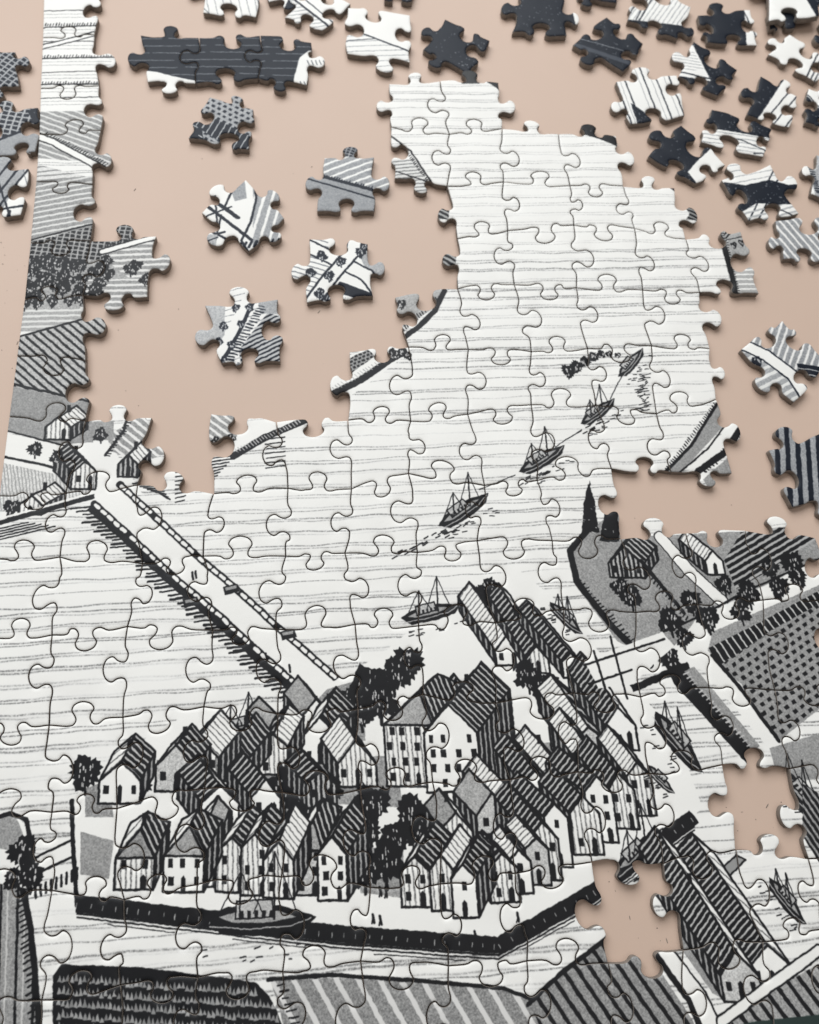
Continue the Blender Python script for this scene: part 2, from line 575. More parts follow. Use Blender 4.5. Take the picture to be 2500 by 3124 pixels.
        for i in range(nf):
            for j in range(nc):
                if r.random() < 0.1:
                    continue
                ux = (j + 0.5) / nc + r.uniform(-0.04, 0.04)
                wx = x + w * ux
                wy = y + w * sl * ux - h * ((i + 0.60) / nf)
                ww, wh = r.uniform(3.4, 4.8), min(7.0, h / nf * 0.32)
                if i == 0 and j == nc // 2:
                    s.fill([(wx - ww, wy - wh * 0.6), (wx, wy - wh * 1.2), (wx + ww, wy - wh * 0.5), (wx + ww, wy + h / nf * 0.58), (wx - ww, wy + h / nf * 0.56)], BLACK, 0.5)
                else:
                    s.fill([(wx - ww, wy - wh), (wx + ww, wy - wh + 0.7), (wx + ww, wy + wh), (wx - ww, wy + wh - 0.7)], BLACK, 0.5)
        if style != 3 and r.random() < 0.6:
            s.fill([(ap[0] - 2.6, ap[1] - 5), (ap[0] + 2.6, ap[1] - 5), (ap[0] + 2.6, ap[1] + 3), (ap[0] - 2.6, ap[1] + 3)], BLACK, 0.3) if r.random() < 0.5 else None
        if r.random() < 0.5:
            c_ = sh(ap, 0.55)
            s.fill([(c_[0] - 3.5, c_[1] - 12), (c_[0] + 3.5, c_[1] - 12), (c_[0] + 3.5, c_[1] + 4), (c_[0] - 3.5, c_[1] + 4)], BLACK, 0.4)

    def boat(s, c, L, ang, seed=0, mast=True):
        ca, sa = math.cos(ang), math.sin(ang)
        tr = lambda u, v: (c[0] + u * L * ca - v * L * sa, c[1] + u * L * sa + v * L * ca)
        hull = [tr(-0.5, -0.02), tr(-0.3, -0.11), tr(0.2, -0.12), tr(0.55, -0.02), tr(0.42, 0.10), tr(0.1, 0.15), tr(-0.35, 0.13)]
        s.fill(hull, BLACK)
        s.stipple([tr(-0.38, -0.02), tr(-0.2, -0.07), tr(0.18, -0.07), tr(0.36, -0.02), tr(0.1, 0.03), tr(-0.25, 0.03)], GREY * 1.05)
        s.stroke([tr(-0.46, 0.06), tr(-0.1, 0.085), tr(0.3, 0.06), tr(0.5, -0.01)], 1.6, 0.75)
        cab = [tr(-0.22, -0.16), tr(0.12, -0.17), tr(0.14, -0.02), tr(-0.22, 0.0)]
        s.stipple(cab, GREY * 1.2)
        s.hatch([cab[3], cab[2], tr(0.13, -0.08), tr(-0.22, -0.07)], (-sa, ca), max(5.0, L * 0.07), 0.5, line=BLACK)
        s.outline(cab, 2.4)
        if mast:
            for u, hgt in ((-0.18, 0.42), (0.15, 0.6)):
                p = tr(u, 0)
                t = (p[0] + 1, p[1] - hgt * L)
                s.stroke([p, t], 2.8)
                s.stroke([tr(u - 0.2, -0.05), t], 1.6)
                s.stroke([tr(u + 0.22, -0.05), t], 1.6)
        r = random.Random(seed + 3)
        for i in range(12):
            u = r.uniform(-0.55, 0.5)
            p = tr(u, 0.2 + r.uniform(0, 0.16))
            s.stroke([p, (p[0] + r.uniform(4, 10), p[1] - r.uniform(0, 2))], 2.0)

# ------------------------------------------------------------------ assembled jigsaw: outlines
edges = {}
for (r, c) in sorted(CELLS):
    for key, a, b, d in ((('H', r, c), (r, c), (r, c + 1), Hd.get((r, c))), (('H', r + 1, c), (r + 1, c), (r + 1, c + 1), Hd.get((r + 1, c))),
                         (('V', r, c), (r, c), (r + 1, c), Vd.get((r, c))), (('V', r, c + 1), (r, c + 1), (r + 1, c + 1), Vd.get((r, c + 1)))):
        if key in edges:
            continue
        rnd = random.Random(str(key))
        if d is None:
            d = rnd.choice((-1, 1))
        if key[0] == 'V' and c == 0 and key[2] == 0:
            d = 0                     # straight border of the jigsaw
        edges[key] = knob_edge(W(C[a]), W(C[b]), d, rnd)


def outline_of(r, c):
    t, rt, b, l = edges[('H', r, c)], edges[('V', r, c + 1)], edges[('H', r + 1, c)], edges[('V', r, c)]
    return np.vstack([t[:-1], rt[:-1], b[::-1][:-1], l[::-1][:-1]])


OUT = {k: outline_of(*k) for k in sorted(CELLS)}
allp = np.vstack(list(OUT.values()))
X0, Y0 = allp.min(0) - 0.002
X1, Y1 = allp.max(0) + 0.002
CWD, CHT = int((X1 - X0) * 1000 * PPM), int((Y1 - Y0) * 1000 * PPM)


def q(x, y):
    """position in the photograph (1725 px wide view) -> print pixel"""
    k = 2500 / 1725
    wx, wy = unproject(x * k, y * k)
    return ((wx - X0) * 1000 * PPM, (Y1 - wy) * 1000 * PPM)


def Q(*pts):
    return [q(*p) for p in pts]


def uv_board(xy):
    return np.c_[(xy[:, 0] - X0) * 1000 * PPM / CWD, 1 - (Y1 - xy[:, 1]) * 1000 * PPM / CHT]


# ------------------------------------------------------------------ print of the assembled part: a plain harbour village in woodcut manner
cv = Canvas(CWD, CHT, 40)
ysplit = int(q(1100, 520)[1])
cv.water((0, 0, CWD, ysplit), 0.0, 25, w=0.9, dark=0.50, seed=3)
cv.water((0, ysplit, CWD, int(q(900, 1250)[1])), -0.004, 23.5, w=1.2, dark=0.46, seed=14)
cv.water((0, int(q(900, 1250)[1]), CWD, CHT), -0.012, 23.5, w=1.5, dark=0.42, seed=5)


def lane(pts, width, edge=3.0):
    """pale road with dark rims; pts in view px, width in print px"""
    P = np.array(Q(*pts))
    cv.stroke(P, width + 2 * edge, BLACK)
    cv.stroke(P, width, WHITE)


def band(pts, width, val=BLACK):
    """strip with square ends along view points, width in print px"""
    P = np.array(Q(*pts))
    t = np.gradient(P, axis=0)
    t /= np.linalg.norm(t, axis=1)[:, None]
    n = np.c_[-t[:, 1], t[:, 0]] * width / 2
    cv.fill(list(P + n) + list((P - n)[::-1]), val, 1.0)


# -- border strip on the left: fields
def strip(y0, y1, xa, xb):
    return Q((xa(y0), y0), (xb, y0), (xb, y1), (xa(y1), y1))


bx = lambda y: 20 if y > 900 else 40
cv.fill(Q((40, -40), (230, -40), (230, 250), (40, 250)), WHITE)
for i, y in enumerate((-20, 22, 55, 88, 122, 150, 178, 205, 235)):
    cv.stroke(Q((60, y + 2 * (i % 3)), (240, y - 2)), 2.2 if i % 2 else 3.4)
    if i in (2, 4, 6):
        cv.fringe(q(60, y), q(240, y - 2), 7, 6, 2.2, side=-1)
    for k in range(2):
        cv.stroke(Q((60, y + 9 + 7 * k), (235, y + 7 + 7 * k)), 1.4, 0.55, amp=0.5)
lane(((60, 104), (120, 92), (240, 60)), 9)
cv.hatch(Q((40, 236), (240, 232), (240, 345), (40, 330)), (1, 0.45), 13, 0.34, line=0.86, back=GREY, amp=0.10)
lane(((50, 275), (110, 298), (240, 368)), 13)
cv.fringe(q(95, 282), q(240, 358), 8, 6, 2.4, side=-1)
cv.hatch(Q((40, 372), (240, 372), (240, 470), (40, 520)), (1, -0.22), 13, 0.32, line=0.86, back=GREY, amp=0.10)
cv.hatch(Q((40, 335), (180, 372), (60, 385), (40, 385)), (1, -0.1), 12, 0.3, line=0.55, back=0.86, amp=0.06)
cv.stroke(Q((30, 515), (200, 470)), 4.0)
cv.dots(Q((30, 520), (200, 474), (320, 470), (340, 520), (190, 560), (30, 560)), (1, 0.12), 12, 0.36, line=BLACK, back=0.66, net=True)
cv.hatch(Q((215, 520), (370, 500), (380, 600), (220, 600)), (1, -0.03), 13, 0.42, line=0.88, back=GREY, amp=0.10)
lane(((215, 530), (280, 512), (345, 494)), 10)
cv.fringe(q(215, 524), q(340, 488), 8, 6, 2.6, side=-1)
cv.stipple(Q((30, 560), (220, 545), (340, 640), (180, 655), (30, 680)), 0.66, 0.12)
cv.hatch(Q((170, 590), (370, 585), (370, 690), (170, 690)), (1, 0), 13, 0.42, line=0.88, back=GREY, amp=0.10)
rr = random.Random(8)
for i in range(56):
    cv.tree(q(rr.uniform(50, 320) if i % 3 == 0 else rr.uniform(50, 215), rr.uniform(548, 632)), rr.uniform(12, 17), i)
cv.hatch(Q((30, 650), (230, 650), (230, 690), (30, 700)), (1, 0), 12, 0.4, line=0.86, back=0.66, amp=0.08)
for i, x in enumerate((52, 80, 112, 145, 172)):
    cv.tree(q(x, 642 - i * 3), 12, 70 + i)
cv.hatch(Q((30, 715), (180, 672), (260, 672), (240, 700), (190, 720), (200, 850), (20, 812)), (1, 0.95), 12.5, 0.36, line=BLACK, back=0.72, amp=0.12)
cv.stroke(Q((30, 712), (190, 668)), 4.5)
cv.stroke(Q((10, 805), (190, 845)), 5.0)
cv.stipple(Q((10, 810), (190, 848), (200, 960), (0, 900)), GREY, 0.09)
cv.fill(Q((-20, 905), (130, 935), (230, 930), (300, 1040), (200, 1060), (-20, 1060)), WHITE)
cv.stroke(Q((-10, 900), (150, 942)), 3.2)
cv.hatch(Q((-20, 968), (170, 1010), (200, 1050), (60, 1060), (-20, 1080)), (0.2, 1), 6, 0.3, line=0.6, back=0.84, amp=0.14)
cv.stroke(Q((-20, 955), (100, 980), (190, 1010)), 5.0)
cv.hatch(Q((225, 920), (300, 870), (360, 950), (300, 975), (235, 950)), (1, 0.85), 13, 0.38, line=0.90, back=GREY, amp=0.11)
cv.stroke(Q((222, 958), (262, 905), (275, 850)), 5.0)
cv.fringe(q(222, 958), q(268, 885), 9, 6, 3.0, side=1)
cv.stipple(Q((170, 890), (240, 885), (240, 925), (180, 930)), GREY, 0.1)
cv.house(*q(95, 925), 46, 26, (30, -22), 1, 3)
cv.house(*q(150, 1030), 44, 34, (-34, -38), 0, 4)
cv.house(*q(248, 1003), 36, 24, (22, -26), 1, 6)
cv.tree(q(75, 945), 16, 5)
cv.tree(q(120, 962), 15, 6)
cv.tree(q(212, 915), 15, 7)
cv.house(*q(40, 1082), 40, 18, (40, -24), 1, 8)
cv.tree(q(25, 1068), 17, 9)
for x in range(-60, 200, 14):
    cv.stroke([q(x, 1092 - x * 0.14), q(x + 20, 1090 - x * 0.14)], 2.0)
cv.stroke(Q((-40, 1112), (110, 1070), (215, 1040)), 9)
cv.stroke(Q((-40, 1104), (110, 1062), (220, 1030)), 4, WHITE)
for k in range(5):
    cv.stroke(Q((-40, 1122 + 6 * k), (60 + 14 * k, 1100 + 5 * k - 3 * k)), 2.6, BLACK)

# -- shore bits above the open water
cv.stipple(Q((825, 600), (925, 600), (930, 630), (905, 655), (850, 690), (830, 650)), 0.68, 0.10)
cv.stroke(Q((848, 712), (880, 690), (915, 655), (936, 612)), 11)
cv.fringe(q(848, 700), q(925, 632), 10, 6, 2.6, side=-1)
cv.tree(q(846, 640), 11, 3)
cv.fill(Q((690, 770), (790, 726), (860, 726), (860, 745), (730, 840), (690, 840)), WHITE)
cv.dots(Q((735, 755), (775, 735), (790, 750), (740, 785)), (1, -0.4), 9, 0.33, back=0.62)
cv.stroke(Q((690, 835), (760, 800), (850, 738)), 15)
cv.fringe(q(700, 815), q(840, 735), 9, 7, 2.2, 0.7, side=1)
for i in range(4):
    cv.tree(q(828 + 10 * i, 742 + 6 * (i % 2)), 11, 20 + i, trunk=False)
cv.hatch(Q((436, 868), (510, 868), (520, 910), (440, 945)), (1, 0.85), 12, 0.4, line=0.9, back=GREY, amp=0.11)
cv.fill(Q((500, 905), (580, 875), (640, 880), (640, 900), (500, 940)), WHITE)
cv.stroke(Q((492, 960), (560, 920), (645, 884)), 14)
cv.fringe(q(495, 945), q(630, 884), 9, 6, 2.2, 0.75, side=1)
cv.tree(q(455, 928), 10, 31); cv.tree(q(488, 922), 9, 32)
for k in range(7):
    cv.stroke(Q((556 + 3 * k % 7, 925 + 10 * k), (600, 920 + 10 * k)), 2.4)
for k in range(9):
    cv.stroke(Q((440 + 2 * (k % 3), 958 + 7 * k), (500 - 6 * k, 952 + 7 * k)), 2.8)
for k in range(8):
    cv.stroke(Q((280 + 8 * k, 1018 + 3 * k), (330 + 4 * k, 1010 + 6 * k)), 3.0)
    cv.stroke(Q((370, 995 + 9 * k), (402 - 2 * k, 990 + 9 * k)), 2.6)
cv.stipple(Q((1395, 1000), (1450, 940), (1512, 850), (1530, 860), (1520, 900), (1430, 1000)), GREY, 0.08)
cv.stroke(Q((1395, 1000), (1455, 938), (1510, 850)), 6)
cv.fringe(q(1400, 1000), q(1508, 852), 6, 6, 2.4, side=-1)
cv.fill(Q((1440, 1000), (1500, 930), (1555, 885), (1560, 910), (1540, 950), (1480, 1000)), WHITE)
cv.stroke(Q((1430, 995), (1490, 945), (1530, 890)), 3.4)
cv.stroke(Q((1470, 992), (1530, 950), (1560, 900)), 13)
cv.stipple(Q((1480, 1010), (1530, 965), (1580, 900), (1600, 1030), (1500, 1040)), GREY, 0.1)
cv.fringe(q(1480, 990), q(1560, 905), 10, 7, 3.0, side=1)
# coast on the piece that juts out at the far right
cv.stipple(Q((1515, 470), (1620, 470), (1640, 640), (1545, 625)), 0.66, 0.1)
cv.hatch(Q((1530, 545), (1620, 545), (1625, 640), (1540, 640)), (1, 0), 12, 0.3, line=0.92, back=0.68, amp=0.05)
cv.stroke(Q((1510, 480), (1528, 530), (1546, 600), (1550, 640)), 12)
cv.fringe(q(1520, 490), q(1552, 620), 8, 6, 2.6, side=-1)
cv.hatch(Q((1520, 478), (1560, 478), (1530, 505)), (1, -1), 8, 0.5, line=BLACK, back=0.7)
cv.tree(q(1562, 510), 9, 41); cv.tree(q(1545, 516), 8, 42)
cv.stroke(Q((1530, 505), (1575, 495)), 2.2)
# dark smudges of shore on the upper rim
cv.fill(Q((1220, 250), (1262, 250), (1275, 275), (1300, 292), (1300, 308), (1260, 292), (1222, 280)), BLACK)
cv.flecks(Q((1220, 250), (1262, 250), (1275, 275), (1300, 292), (1222, 280)), 40, 0.6, 5)
cv.fill(Q((965, 140), (1015, 140), (1010, 176), (972, 176)), 0.25)
cv.fill(Q((1025, 172), (1052, 168), (1052, 190)), 0.22)
cv.fill(Q((1400, 388), (1425, 388), (1422, 404)), 0.2)
cv.hatch(Q((1435, 425), (1470, 425), (1475, 465), (1445, 462), (1452, 450)), (1, 0.6), 9, 0.6, line=BLACK, back=0.6)
for (a, b) in (((920, 430), (948, 462)), ((930, 532), (962, 570))):
    cv.hatch(Q((a[0], a[1]), (b[0], a[1]), (b[0] - 4, b[1]), (a[0], b[1])), (1, 0.7), 11, 0.55, line=BLACK, back=0.66)
cv.hatch(Q((826, 335), (870, 335), (905, 385), (905, 420), (826, 400)), (1, -0.1), 9, 0.3, line=0.45, back=0.86)
cv.stroke(Q((820, 283), (865, 318), (910, 385)), 4.0)
cv.fringe(q(862, 322), q(908, 384), 7, 5, 2.2, side=1)
cv.stroke(Q((826, 358), (905, 384)), 3.0)

# -- small boats on the water
cv.boat(q(975, 1075), 112, -0.55, 1)
cv.boat(q(1140, 968), 104, -0.5, 2)
cv.boat(q(1258, 868), 88, -0.62, 3)
cv.boat(q(1328, 765), 84, -0.8, 4, mast=False)
for i in range(30):
    cv.stroke([q(1345 + rr.uniform(-10, 18), 790 + i * 2.6), q(1353 + rr.uniform(-10, 18), 787 + i * 2.6)], 2.0)
for i in range(7):
    x, y = 1300 - i * 17, 748 - 10 * math.sin(i * 0.7) + i * 4
    cv.tree(q(x, y), 7 + i * 1.6, 60 + i, trunk=False)
for (x, y) in ((1120, 1000), (960, 1110), (1240, 895), (840, 1160), (900, 1130)):
    for k in range(9):
        u, v = rr.uniform(-34, 34), rr.uniform(0, 14)
        cv.stroke([q(x + u, y + v - u * 0.5), q(x + u + 9, y + v - u * 0.5 - 5)], 2.4)
cv.stroke(Q((1010, 1030), (1085, 1000)), 1.8); cv.stroke(Q((1170, 940), (1225, 905)), 1.8); cv.stroke(Q((1285, 840), (1310, 790)), 1.8)

# -- causeway
cw = [(225, 1040), (300, 1108), (390, 1192), (480, 1268), (560, 1342), (690, 1455)]
P = np.array(Q(*cw))
low = np.array(Q(*[(x - 26, y + 20) for x, y in cw]))
band([(x - 26, y + 20) for x, y in cw], 32)
for i in range(len(cw) - 1):
    cv.fringe(q(cw[i][0] - 34, cw[i][1] + 27), q(cw[i + 1][0] - 34, cw[i + 1][1] + 27), 26, 10, 4.0, side=1, lean=-0.9, seed=i)
cv.stroke(P, 44, WHITE)
for off in (-1, 1):
    rail = [(x + off * 27, y - off * 20) for x, y in cw]
    cv.stroke(np.array(Q(*rail)), 13)
    R_ = np.array(Q(*rail))
    for i in range(len(R_) - 1):
        L_ = np.linalg.norm(R_[i + 1] - R_[i])
        for k in range(int(L_ / 17)):
            a = R_[i] + (R_[i + 1] - R_[i]) * ((k + 0.25) * 17 / L_)
            b_ = R_[i] + (R_[i + 1] - R_[i]) * ((k + 0.75) * 17 / L_)
            cv.stroke([a, b_], 6.5, WHITE)
for (x, y) in ((405, 1205), (412, 1202), (560, 1375), (610, 1400)):
    cv.stroke(Q((x, y), (x + 2, y + 14)), 4)
for (x, y) in ((470, 1235), (385, 1262), (590, 1330)):
    cv.fill(Q((x, y), (x + 30, y - 6), (x + 36, y + 10), (x + 4, y + 18)), BLACK)
    cv.stipple(Q((x + 4, y + 2), (x + 28, y - 3), (x + 28, y + 4), (x + 6, y + 8)), GREY)

# -- village peninsula
lane(((20, 1855), (90, 1815), (230, 1750)), 20, 4)
land = Q((158, 1900), (150, 1690), (200, 1620), (380, 1510), (560, 1490), (690, 1440), (800, 1380), (860, 1330), (1000, 1250), (1080, 1190), (1180, 1270), (1260, 1370), (1330, 1440), (1420, 1540), (1480, 1700), (1330, 1830), (1060, 1975), (560, 1945))
cv.fill(land, WHITE)
cv.stipple(Q((690, 1450), (760, 1430), (770, 1560), (690, 1560), (640, 1500)), 0.58, 0.13)
cv.stipple(Q((170, 1750), (240, 1770), (230, 1850), (170, 1840)), GREY, 0.1)
cv.stipple(Q((660, 1600), (830, 1590), (850, 1700), (660, 1690)), 0.60, 0.12)
cv.stipple(Q((1090, 1570), (1190, 1560), (1190, 1640), (1100, 1640)), 0.60, 0.12)
cv.stipple(Q((740, 1780), (850, 1790), (850, 1890), (760, 1880)), 0.60, 0.12)
# quay wall
quay = [(163, 1902), (420, 1932), (700, 1965), (1050, 1990), (1250, 1878), (1462, 1718)]
band(quay, 25)
cv.stroke(np.array(Q((163, 1905), (155, 1790), (152, 1685))), 7)
for i in range(len(quay) - 1):
    cv.fringe(q(quay[i][0], quay[i][1] - 2), q(quay[i + 1][0], quay[i + 1][1] - 2), 7, 20, 1.3, 0.7, side=1, lean=0, seed=i)
    for k in (1, 2, 3):
        a, b_ = quay[i], quay[i + 1]
        t0, t1 = 0.0 if k < 3 else 0.25, 1.0 if k < 3 else 0.8
        pa = (a[0] + (b_[0] - a[0]) * t0, a[1] + (b_[1] - a[1]) * t0 + 13 + 8 * k)
        pb = (a[0] + (b_[0] - a[0]) * t1, a[1] + (b_[1] - a[1]) * t1 + 13 + 8 * k)
        cv.stroke(Q(pa, pb), 4.4 - k)
cv.boat(q(905, 1290), 105, -0.18, 11)
cv.boat(q(505, 1530), 92, -0.12, 12)
cv.boat(q(1190, 1300), 78, 0.85, 13)
items = []


def H(x, y, w, h, d, st):
    items.append((y, 'h', (x, y, w, h, d, st)))


def T(x, y, s_):
    items.append((y, 't', (x, y, s_)))


for a in (((330, 1600), (420, 1590), (430, 1650), (340, 1660)), ((500, 1580), (600, 1560), (620, 1640), (510, 1650)), ((180, 1660), (230, 1640), (240, 1720), (180, 1720)),
          ((560, 1700), (660, 1690), (660, 1790), (570, 1790)), ((1180, 1450), (1260, 1440), (1280, 1520), (1190, 1530)), ((1120, 1700), (1230, 1640), (1250, 1720), (1140, 1780)), ((880, 1700), (960, 1700), (960, 1780), (890, 1780))):
    cv.stipple(Q(*a), 0.58, 0.13)
# houses: base corner in view px, sizes in print px
rh = random.Random(21)


def row(a, b, n, w, h, d, styles, jit=6):
    for k in range(n):
        t = (k + 0.0) / max(1, n - 1)
        f = rh.uniform(0.85, 1.15)
        H(a[0] + (b[0] - a[0]) * t + rh.uniform(-jit, jit), a[1] + (b[1] - a[1]) * t + rh.uniform(-jit, jit),
          w * rh.uniform(0.85, 1.18), h * f, (d[0] * rh.uniform(0.8, 1.2), d[1] * rh.uniform(0.8, 1.2)), rh.choice(styles))


row((205, 1690), (330, 1672), 2, 66, 40, (24, -40), (0, 3))
row((372, 1660), (640, 1612), 4, 56, 42, (32, -44), (0, 1, 2))
row((420, 1745), (640, 1700), 3, 52, 40, (-34, -42), (0, 0, 2))
row((238, 1868), (345, 1872), 2, 72, 52, (26, -50), (3, 3))
row((398, 1870), (560, 1886), 4, 44, 62, (28, -50), (1, 0, 1, 2))
row((618, 1890), (668, 1896), 2, 50, 60, (34, -56), (3, 0))
row((850, 1905), (960, 1930), 3, 44, 60, (34, -52), (1, 0))
row((1036, 1895), (1115, 1862), 3, 42, 54, (-34, -44), (0, 1))
row((1120, 1850), (1330, 1720), 6, 46, 70, (-52, -62), (0, 1, 0))
row((1050, 1755), (1215, 1660), 4, 46, 48, (-44, -56), (0, 2, 1))
row((1215, 1610), (1275, 1580), 2, 52, 44, (-48, -84), (0, 1))
row((935, 1800), (1010, 1780), 2, 50, 46, (-30, -46), (1, 2))
row((715, 1655), (735, 1650), 1, 60, 40, (-30, -36), (1,))
H(815, 1655, 84, 100, (70, -60), 3)
H(900, 1668, 92, 96, (64, -70), 0)
H(1000, 1650, 60, 84, (-52, -66), 0)
row((1040, 1395), (1185, 1425), 3, 40, 26, (-58, -112), (0, 0, 1))
row((560, 1585), (640, 1560), 2, 48, 34, (-36, -44), (0, 2))
for a in ((180, 1625, 32), (600, 1660, 40), (640, 1590, 30), (780, 1440, 40), (830, 1420, 34), (740, 1470, 26), (1010, 1270, 34), (1030, 1240, 24), (1095, 1370, 36), (1150, 1450, 34),
          (785, 1690, 36), (870, 1715, 38), (742, 1775, 38), (812, 1810, 40), (770, 1830, 34), (835, 1760, 30), (700, 1660, 22), (775, 1750, 26), (40, 1790, 30), (60, 1850, 28), (560, 1585, 26), (660, 1700, 34), (690, 1730, 26), (1110, 1420, 30), (1075, 1335, 30), (880, 1760, 26), (300, 1650, 20), (860, 1395, 34), (800, 1470, 40), (760, 1500, 30)):
    T(*a)
items.sort(key=lambda t: t[0])
for i, (y, k, a) in enumerate(items):
    if k == 'h':
        cv.house(*q(a[0], a[1]), a[2], a[3], a[4], a[5], seed=100 + i)
    else:
        cv.tree(q(a[0], a[1]), a[2] * 0.92, 200 + i)
for (x, y) in ((785, 1925), (800, 1928), (1000, 1960), (1090, 1922), (800, 1868), (812, 1870)):
    cv.stroke(Q((x, y), (x + 3, y + 18)), 4.0)
    cv.stroke(Q((x - 2, y + 20), (x + 2, y + 6)), 2.4)
cv.boat(q(545, 1935), 165, 0.06, 14)
cv.boat(q(1345, 1795), 110, -0.6, 15)
cv.boat(q(1425, 1560), 120, 1.0, 16)
cv.boat(q(1390, 1640), 60, 0.9, 17, mast=False)

# -- right bank
cv.stipple(Q((1200, 1150), (1300, 1070), (1330, 1130), (1740, 1110), (1740, 1330), (1500, 1390), (1400, 1400), (1300, 1350), (1210, 1230)), 0.60, 0.11)
cv.stroke(Q((1235, 1118), (1200, 1160), (1215, 1225), (1290, 1320), (1370, 1400)), 12)
cv.fringe(q(1215, 1225), q(1365, 1395), 9, 8, 3, side=-1)
cv.fill(Q((1240, 1012), (1252, 1060), (1262, 1120), (1225, 1120), (1230, 1060)), BLACK, 1.6)
cv.fill(Q((1275, 1070), (1300, 1075), (1305, 1140), (1262, 1140)), BLACK, 1.6)
cv.flecks(Q((1225, 1020), (1300, 1060), (1300, 1140), (1225, 1120)), 30, 0.8, 9, 5)
lane(((1390, 1130), (1450, 1200), (1520, 1265)), 20, 2)
cv.fill(Q((1390, 1395), (1470, 1300), (1740, 1170), (1740, 1225), (1500, 1330), (1490, 1370), (1700, 1560), (1640, 1600), (1480, 1410)), WHITE)
cv.stroke(Q((1395, 1330), (1470, 1300), (1570, 1245), (1740, 1170)), 4)
cv.hatch(Q((1525, 1180), (1560, 1120), (1640, 1110), (1740, 1110), (1740, 1120), (1620, 1200), (1550, 1240)), (1, -0.5), 11, 0.6, line=BLACK, back=0.7)
cv.house(*q(1285, 1215), 66, 26, (30, -34), 0, 61)
cv.house(*q(1490, 1210), 34, 26, (-44, -44), 1, 62)
cv.stroke(Q((1350, 1180), (1440, 1290)), 7)
cv.fringe(q(1365, 1195), q(1450, 1300), 10, 8, 3, side=1)
for i, (x, y) in enumerate(((1305, 1235), (1330, 1255), (1410, 1305), (1440, 1340), (1455, 1265), (1490, 1300), (1525, 1230), (1560, 1285), (1575, 1248), (1620, 1195), (1640, 1235), (1668, 1185), (1680, 1215), (1410, 1385))):
    cv.tree(q(x, y), 20 + (i % 3) * 3, 300 + i)
cv.fill(Q((1490, 1365), (1600, 1310), (1740, 1235), (1740, 1262), (1620, 1330), (1520, 1400)), BLACK)
cv.hatch(Q((1490, 1365), (1600, 1310), (1740, 1235), (1740, 1262), (1620, 1330), (1520, 1400)), (0.5, 1), 13, 0.22, line=0.8)
cv.dots(Q((1515, 1400), (1620, 1332), (1740, 1262), (1740, 1480), (1640, 1560), (1560, 1440)), (1, -0.55), 17, 0.25, back=0.60)
cv.stroke(Q((1500, 1380), (1560, 1450), (1640, 1560)), 7)
cv.fill(Q((1400, 1400), (1450, 1410), (1600, 1590), (1580, 1615), (1420, 1440)), BLACK)
cv.stipple(Q((1440, 1412), (1462, 1404), (1600, 1570), (1590, 1585)), GREY)
cv.fringe(q(1440, 1420), q(1590, 1590), 9, 8, 2.6, 0.75, side=-1)
cv.fill(Q((1230, 1390), (1395, 1330), (1420, 1360), (1330, 1440), (1260, 1450)), WHITE)
for (a, b_) in (((1230, 1400), (1400, 1345)), ((1240, 1440), (1330, 1410)), ((1285, 1340), (1320, 1470)), ((1250, 1370), (1275, 1450))):
    cv.stroke(Q(a, b_), 4)
band(((1330, 1450), (1390, 1425), (1450, 1400)), 13)
cv.stipple(Q((1620, 1575), (1740, 1540), (1740, 1640), (1640, 1640)), GREY, 0.1)
cv.boat(q(1690, 1680), 130, 1.0, 18)
cv.hatch(Q((1690, 1650), (1740, 1680), (1740, 1840), (1690, 1760)), (0.5, 1), 9, 0.6, line=BLACK, back=0.6, amp=0.1)

# -- foreground fields
cv.hatch(Q((-140, 1780), (48, 1850), (85, 2170), (-140, 2170)), (0.06, 1), 26, 0.16, line=BLACK, back=0.60, amp=0.12)
cv.hatch(Q((-140, 1780), (48, 1850), (85, 2170), (-140, 2170)), (0.06, 1), 26, 0.10, line=0.78, phase=0.4)
cv.stroke(Q((44, 1850), (66, 1960), (84, 2170)), 9)
cv.fringe(q(46, 1850), q(84, 2170), 12, 8, 3, side=1)
cv.fill(Q((-140, 1720), (40, 1708), (60, 1770), (75, 1800), (60, 1870), (-140, 1840)), WHITE)
cv.stipple(Q((-140, 1725), (30, 1712), (60, 1780), (30, 1790), (-140, 1770)), GREY, 0.1)
cv.stroke(Q((-60, 1740), (20, 1712), (55, 1725), (70, 1790)), 7)
for k in range(9):
    cv.stroke(Q((75 + 11 * k, 1868 - 5 * k), (75 + 11 * k, 1890 - 5 * k)), 4)
cv.tree(q(48, 1790), 26, 401); cv.tree(q(62, 1840), 22, 402); cv.tree(q(30, 1850), 18, 403, trunk=False)
hedge = Q((112, 2170), (112, 2055), (128, 2030), (300, 2036), (540, 2068), (570, 2100), (600, 2170))
cv.fill(hedge, BLACK)
r2 = random.Random(77)
for row in range(6):
    for x in range(125, 585, 9):
        y = 2058 + row * 26 + (x - 112) * 0.07 + r2.uniform(-3, 3)
        if y > 2170 or (x > 545 and y < 2100):
            continue
        h = r2.uniform(9, 22)
        cv.fill(Q((x - 5, y + 7), (x, y - h * 0.6), (x + 5, y + 7)), 0.58 + r2.uniform(-0.07, 0.07), 1.0)
cv.hatch(Q((570, 2065), (700, 2058), (900, 2070), (1060, 2084), (1120, 2110), (1150, 2170), (600, 2170), (585, 2110)), (0.55, 1), 28, 0.28, line=0.84, back=0.56, amp=0.14)
cv.stroke(Q((565, 2062), (700, 2052), (900, 2066), (1060, 2080), (1120, 2104), (1150, 2170)), 6)
cv.fringe(q(585, 2075), q(620, 2170), 12, 9, 3, side=-1)
dk = Q((1118, 2110), (1180, 2050), (1300, 1960), (1330, 1950), (1460, 2150), (1480, 2200), (1150, 2200))
cv.hatch(dk, (0.62, 1), 19, 0.34, line=BLACK, back=0.58, amp=0.13)
